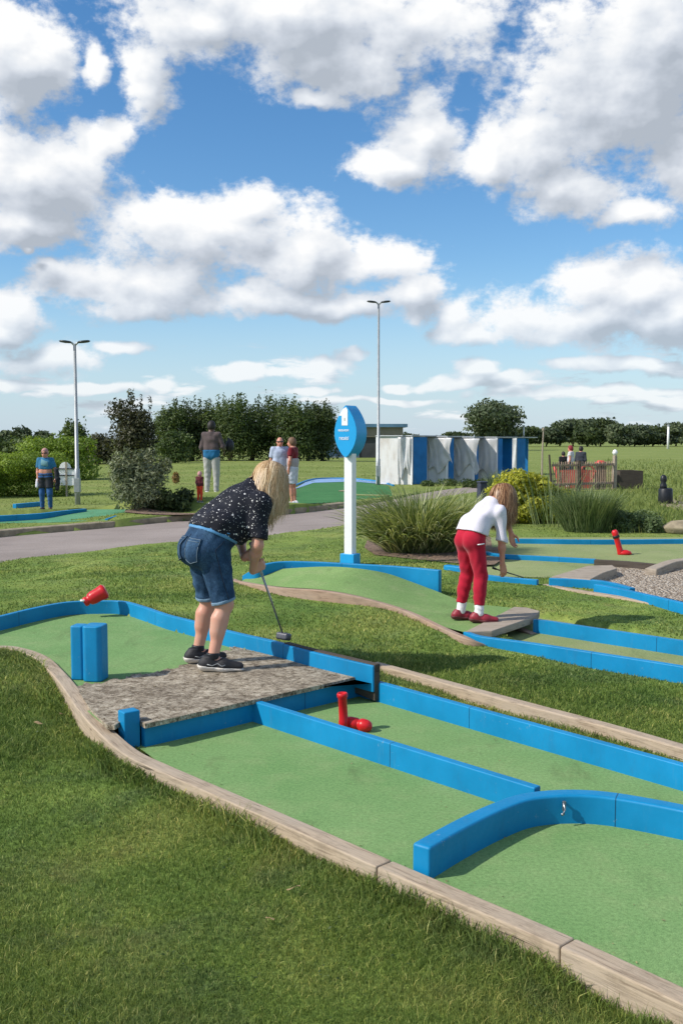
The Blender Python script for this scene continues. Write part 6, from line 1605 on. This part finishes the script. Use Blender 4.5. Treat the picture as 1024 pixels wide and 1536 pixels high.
S = Sdf(V3(-.1, -.7, .8), V3(.6, .1, 1.5), .016); S.ell(V3(.24, -.36, 1.14), (.10, .10, .15), .02); S.cone(V3(.24, -.36, 1.24), V3(.22, -.33, 1.32), .04, .02, .03); link('bag_body', S.mesh('bag_body', 1), M['black'], e)
MB().tube([(.20, -.29, 1.12), (.2, -.26, 1.24), (.21, -.28, 1.30)], .012, 6).build('strap', M['dark_metal'], e, 0, True)
# toddler beside him
def t3(A, o, h):
    top_g(A, o, h, cloth('maroon_coat', (.09, .018, .025)), .5, .05, -.16, 'coat', long=True); legs_g(A, o, h, cloth('orange_red_trousers', (.62, .06, .025)), .95, .03); shoes_g(A, o, M['black'])
k3 = base(303, 752); s3 = (752 - 706) * k3.y / F / 1.72
figure((k3.x - .05, k3.y, k3.z), rad(60), s3, 'toddler in maroon coat and orange red trousers beside the man in the jumper', SK3, t3, .022, lambda A: A['b'].update(hd=1.35), False, (plain('pink_hat', (.55, .28, .28), .8), .02, 'hat'))
# couple beyond the path
def t4(A, o, h): top_g(A, o, h, cloth('pale_blue_shirt', (.42, .48, .62)), .75, .02, -.12); legs_g(A, o, h, cloth('stone_shorts', (.35, .34, .32)), .45, .02, 'shorts'); shoes_g(A, o, M['white'])
k4 = at(420, 757, .02); figure((k4.x, k4.y, .03), rad(-80), 101 * k4.y / F / 1.70, 'bald man in sunglasses and pale blue shirt, left of the couple', SK3, t4, .017, None, True)
def t5(A, o, h):
    top_g(A, o, h, cloth('maroon_tee', (.15, .012, .02)), .6, .02, -.05, 'shirt'); legs_g(A, o, h, cloth('white_blue_shorts', (.50, .53, .60), .35), .44, .02, 'shorts', .02); shoes_g(A, o, M['white'])
    H_ = A['W']; S = Sdf(H_ - .35, H_ + .35, .016); torso(S, A, .03, .05); S.cut(H_ + V3(0, 0, .10), (0, 0, 1)); S.cut(H_ + V3(0, 0, -.12), (0, 0, -1)); link('grey_tunic_panel', S.mesh('grey_tunic_panel', 1), cloth('grey_tunic', (.36, .33, .34)), o)
def e5(A): A['elR'] = V3(.02, -.25, 1.13); A['elL'] = V3(.0, .25, 1.12)
k5 = at(440, 757, .02); figure((k5.x, k5.y - .25, .03), rad(165), 100 * k5.y / F / 1.70, 'person in maroon top and pale patterned shorts, right of the couple', SK3, t5, .017, e5, False, (hairB, .03))
# three people beyond the slat fence
def t6(A, o, h): top_g(A, o, h, cloth('black_jacket', (.015, .016, .02)), .5, .03, -.12, 'jacket', long=True); legs_g(A, o, h, M['black'], .95, .02); shoes_g(A, o, M['black'])
def t7(A, o, h): top_g(A, o, h, cloth('white_vest', (.62, .60, .62)), .4, .02, -.12, 'shirt'); legs_g(A, o, h, cloth('jeans_dark', (.03, .05, .09)), .95, .02); shoes_g(A, o, M['white'])
def t8(A, o, h): top_g(A, o, h, cloth('slate_jacket', (.04, .045, .06)), .5, .03, -.12, 'jacket', long=True); legs_g(A, o, h, cloth('dark_trousers', (.02, .022, .03)), .95, .02); shoes_g(A, o, M['black'])
for x, top_y, Y, rz, lab, fn, hr in ((844, 677, 36.2, 100, 'short person in black jacket, leftmost behind the slat fence', t6, hairD), (855, 668, 35.6, 150, 'person in white top and red cap behind the slat fence', t7, plain('red_cap', (.22, .02, .03), .7)), (870, 669, 36.5, 60, 'person with black hair and slate jacket, rightmost behind the slat fence', t8, hairD)):
    X_ = (x - 512) * Y / F; z = gzz(X_, Y); hgt = CAMZ + (HOR - top_y) * Y / F - z
    figure((X_, Y, z), rad(rz), hgt / 1.71, lab, SK3, fn, .022, None, False, (hr, .03, 'cap' if x == 855 else 'hair'), hands=False)
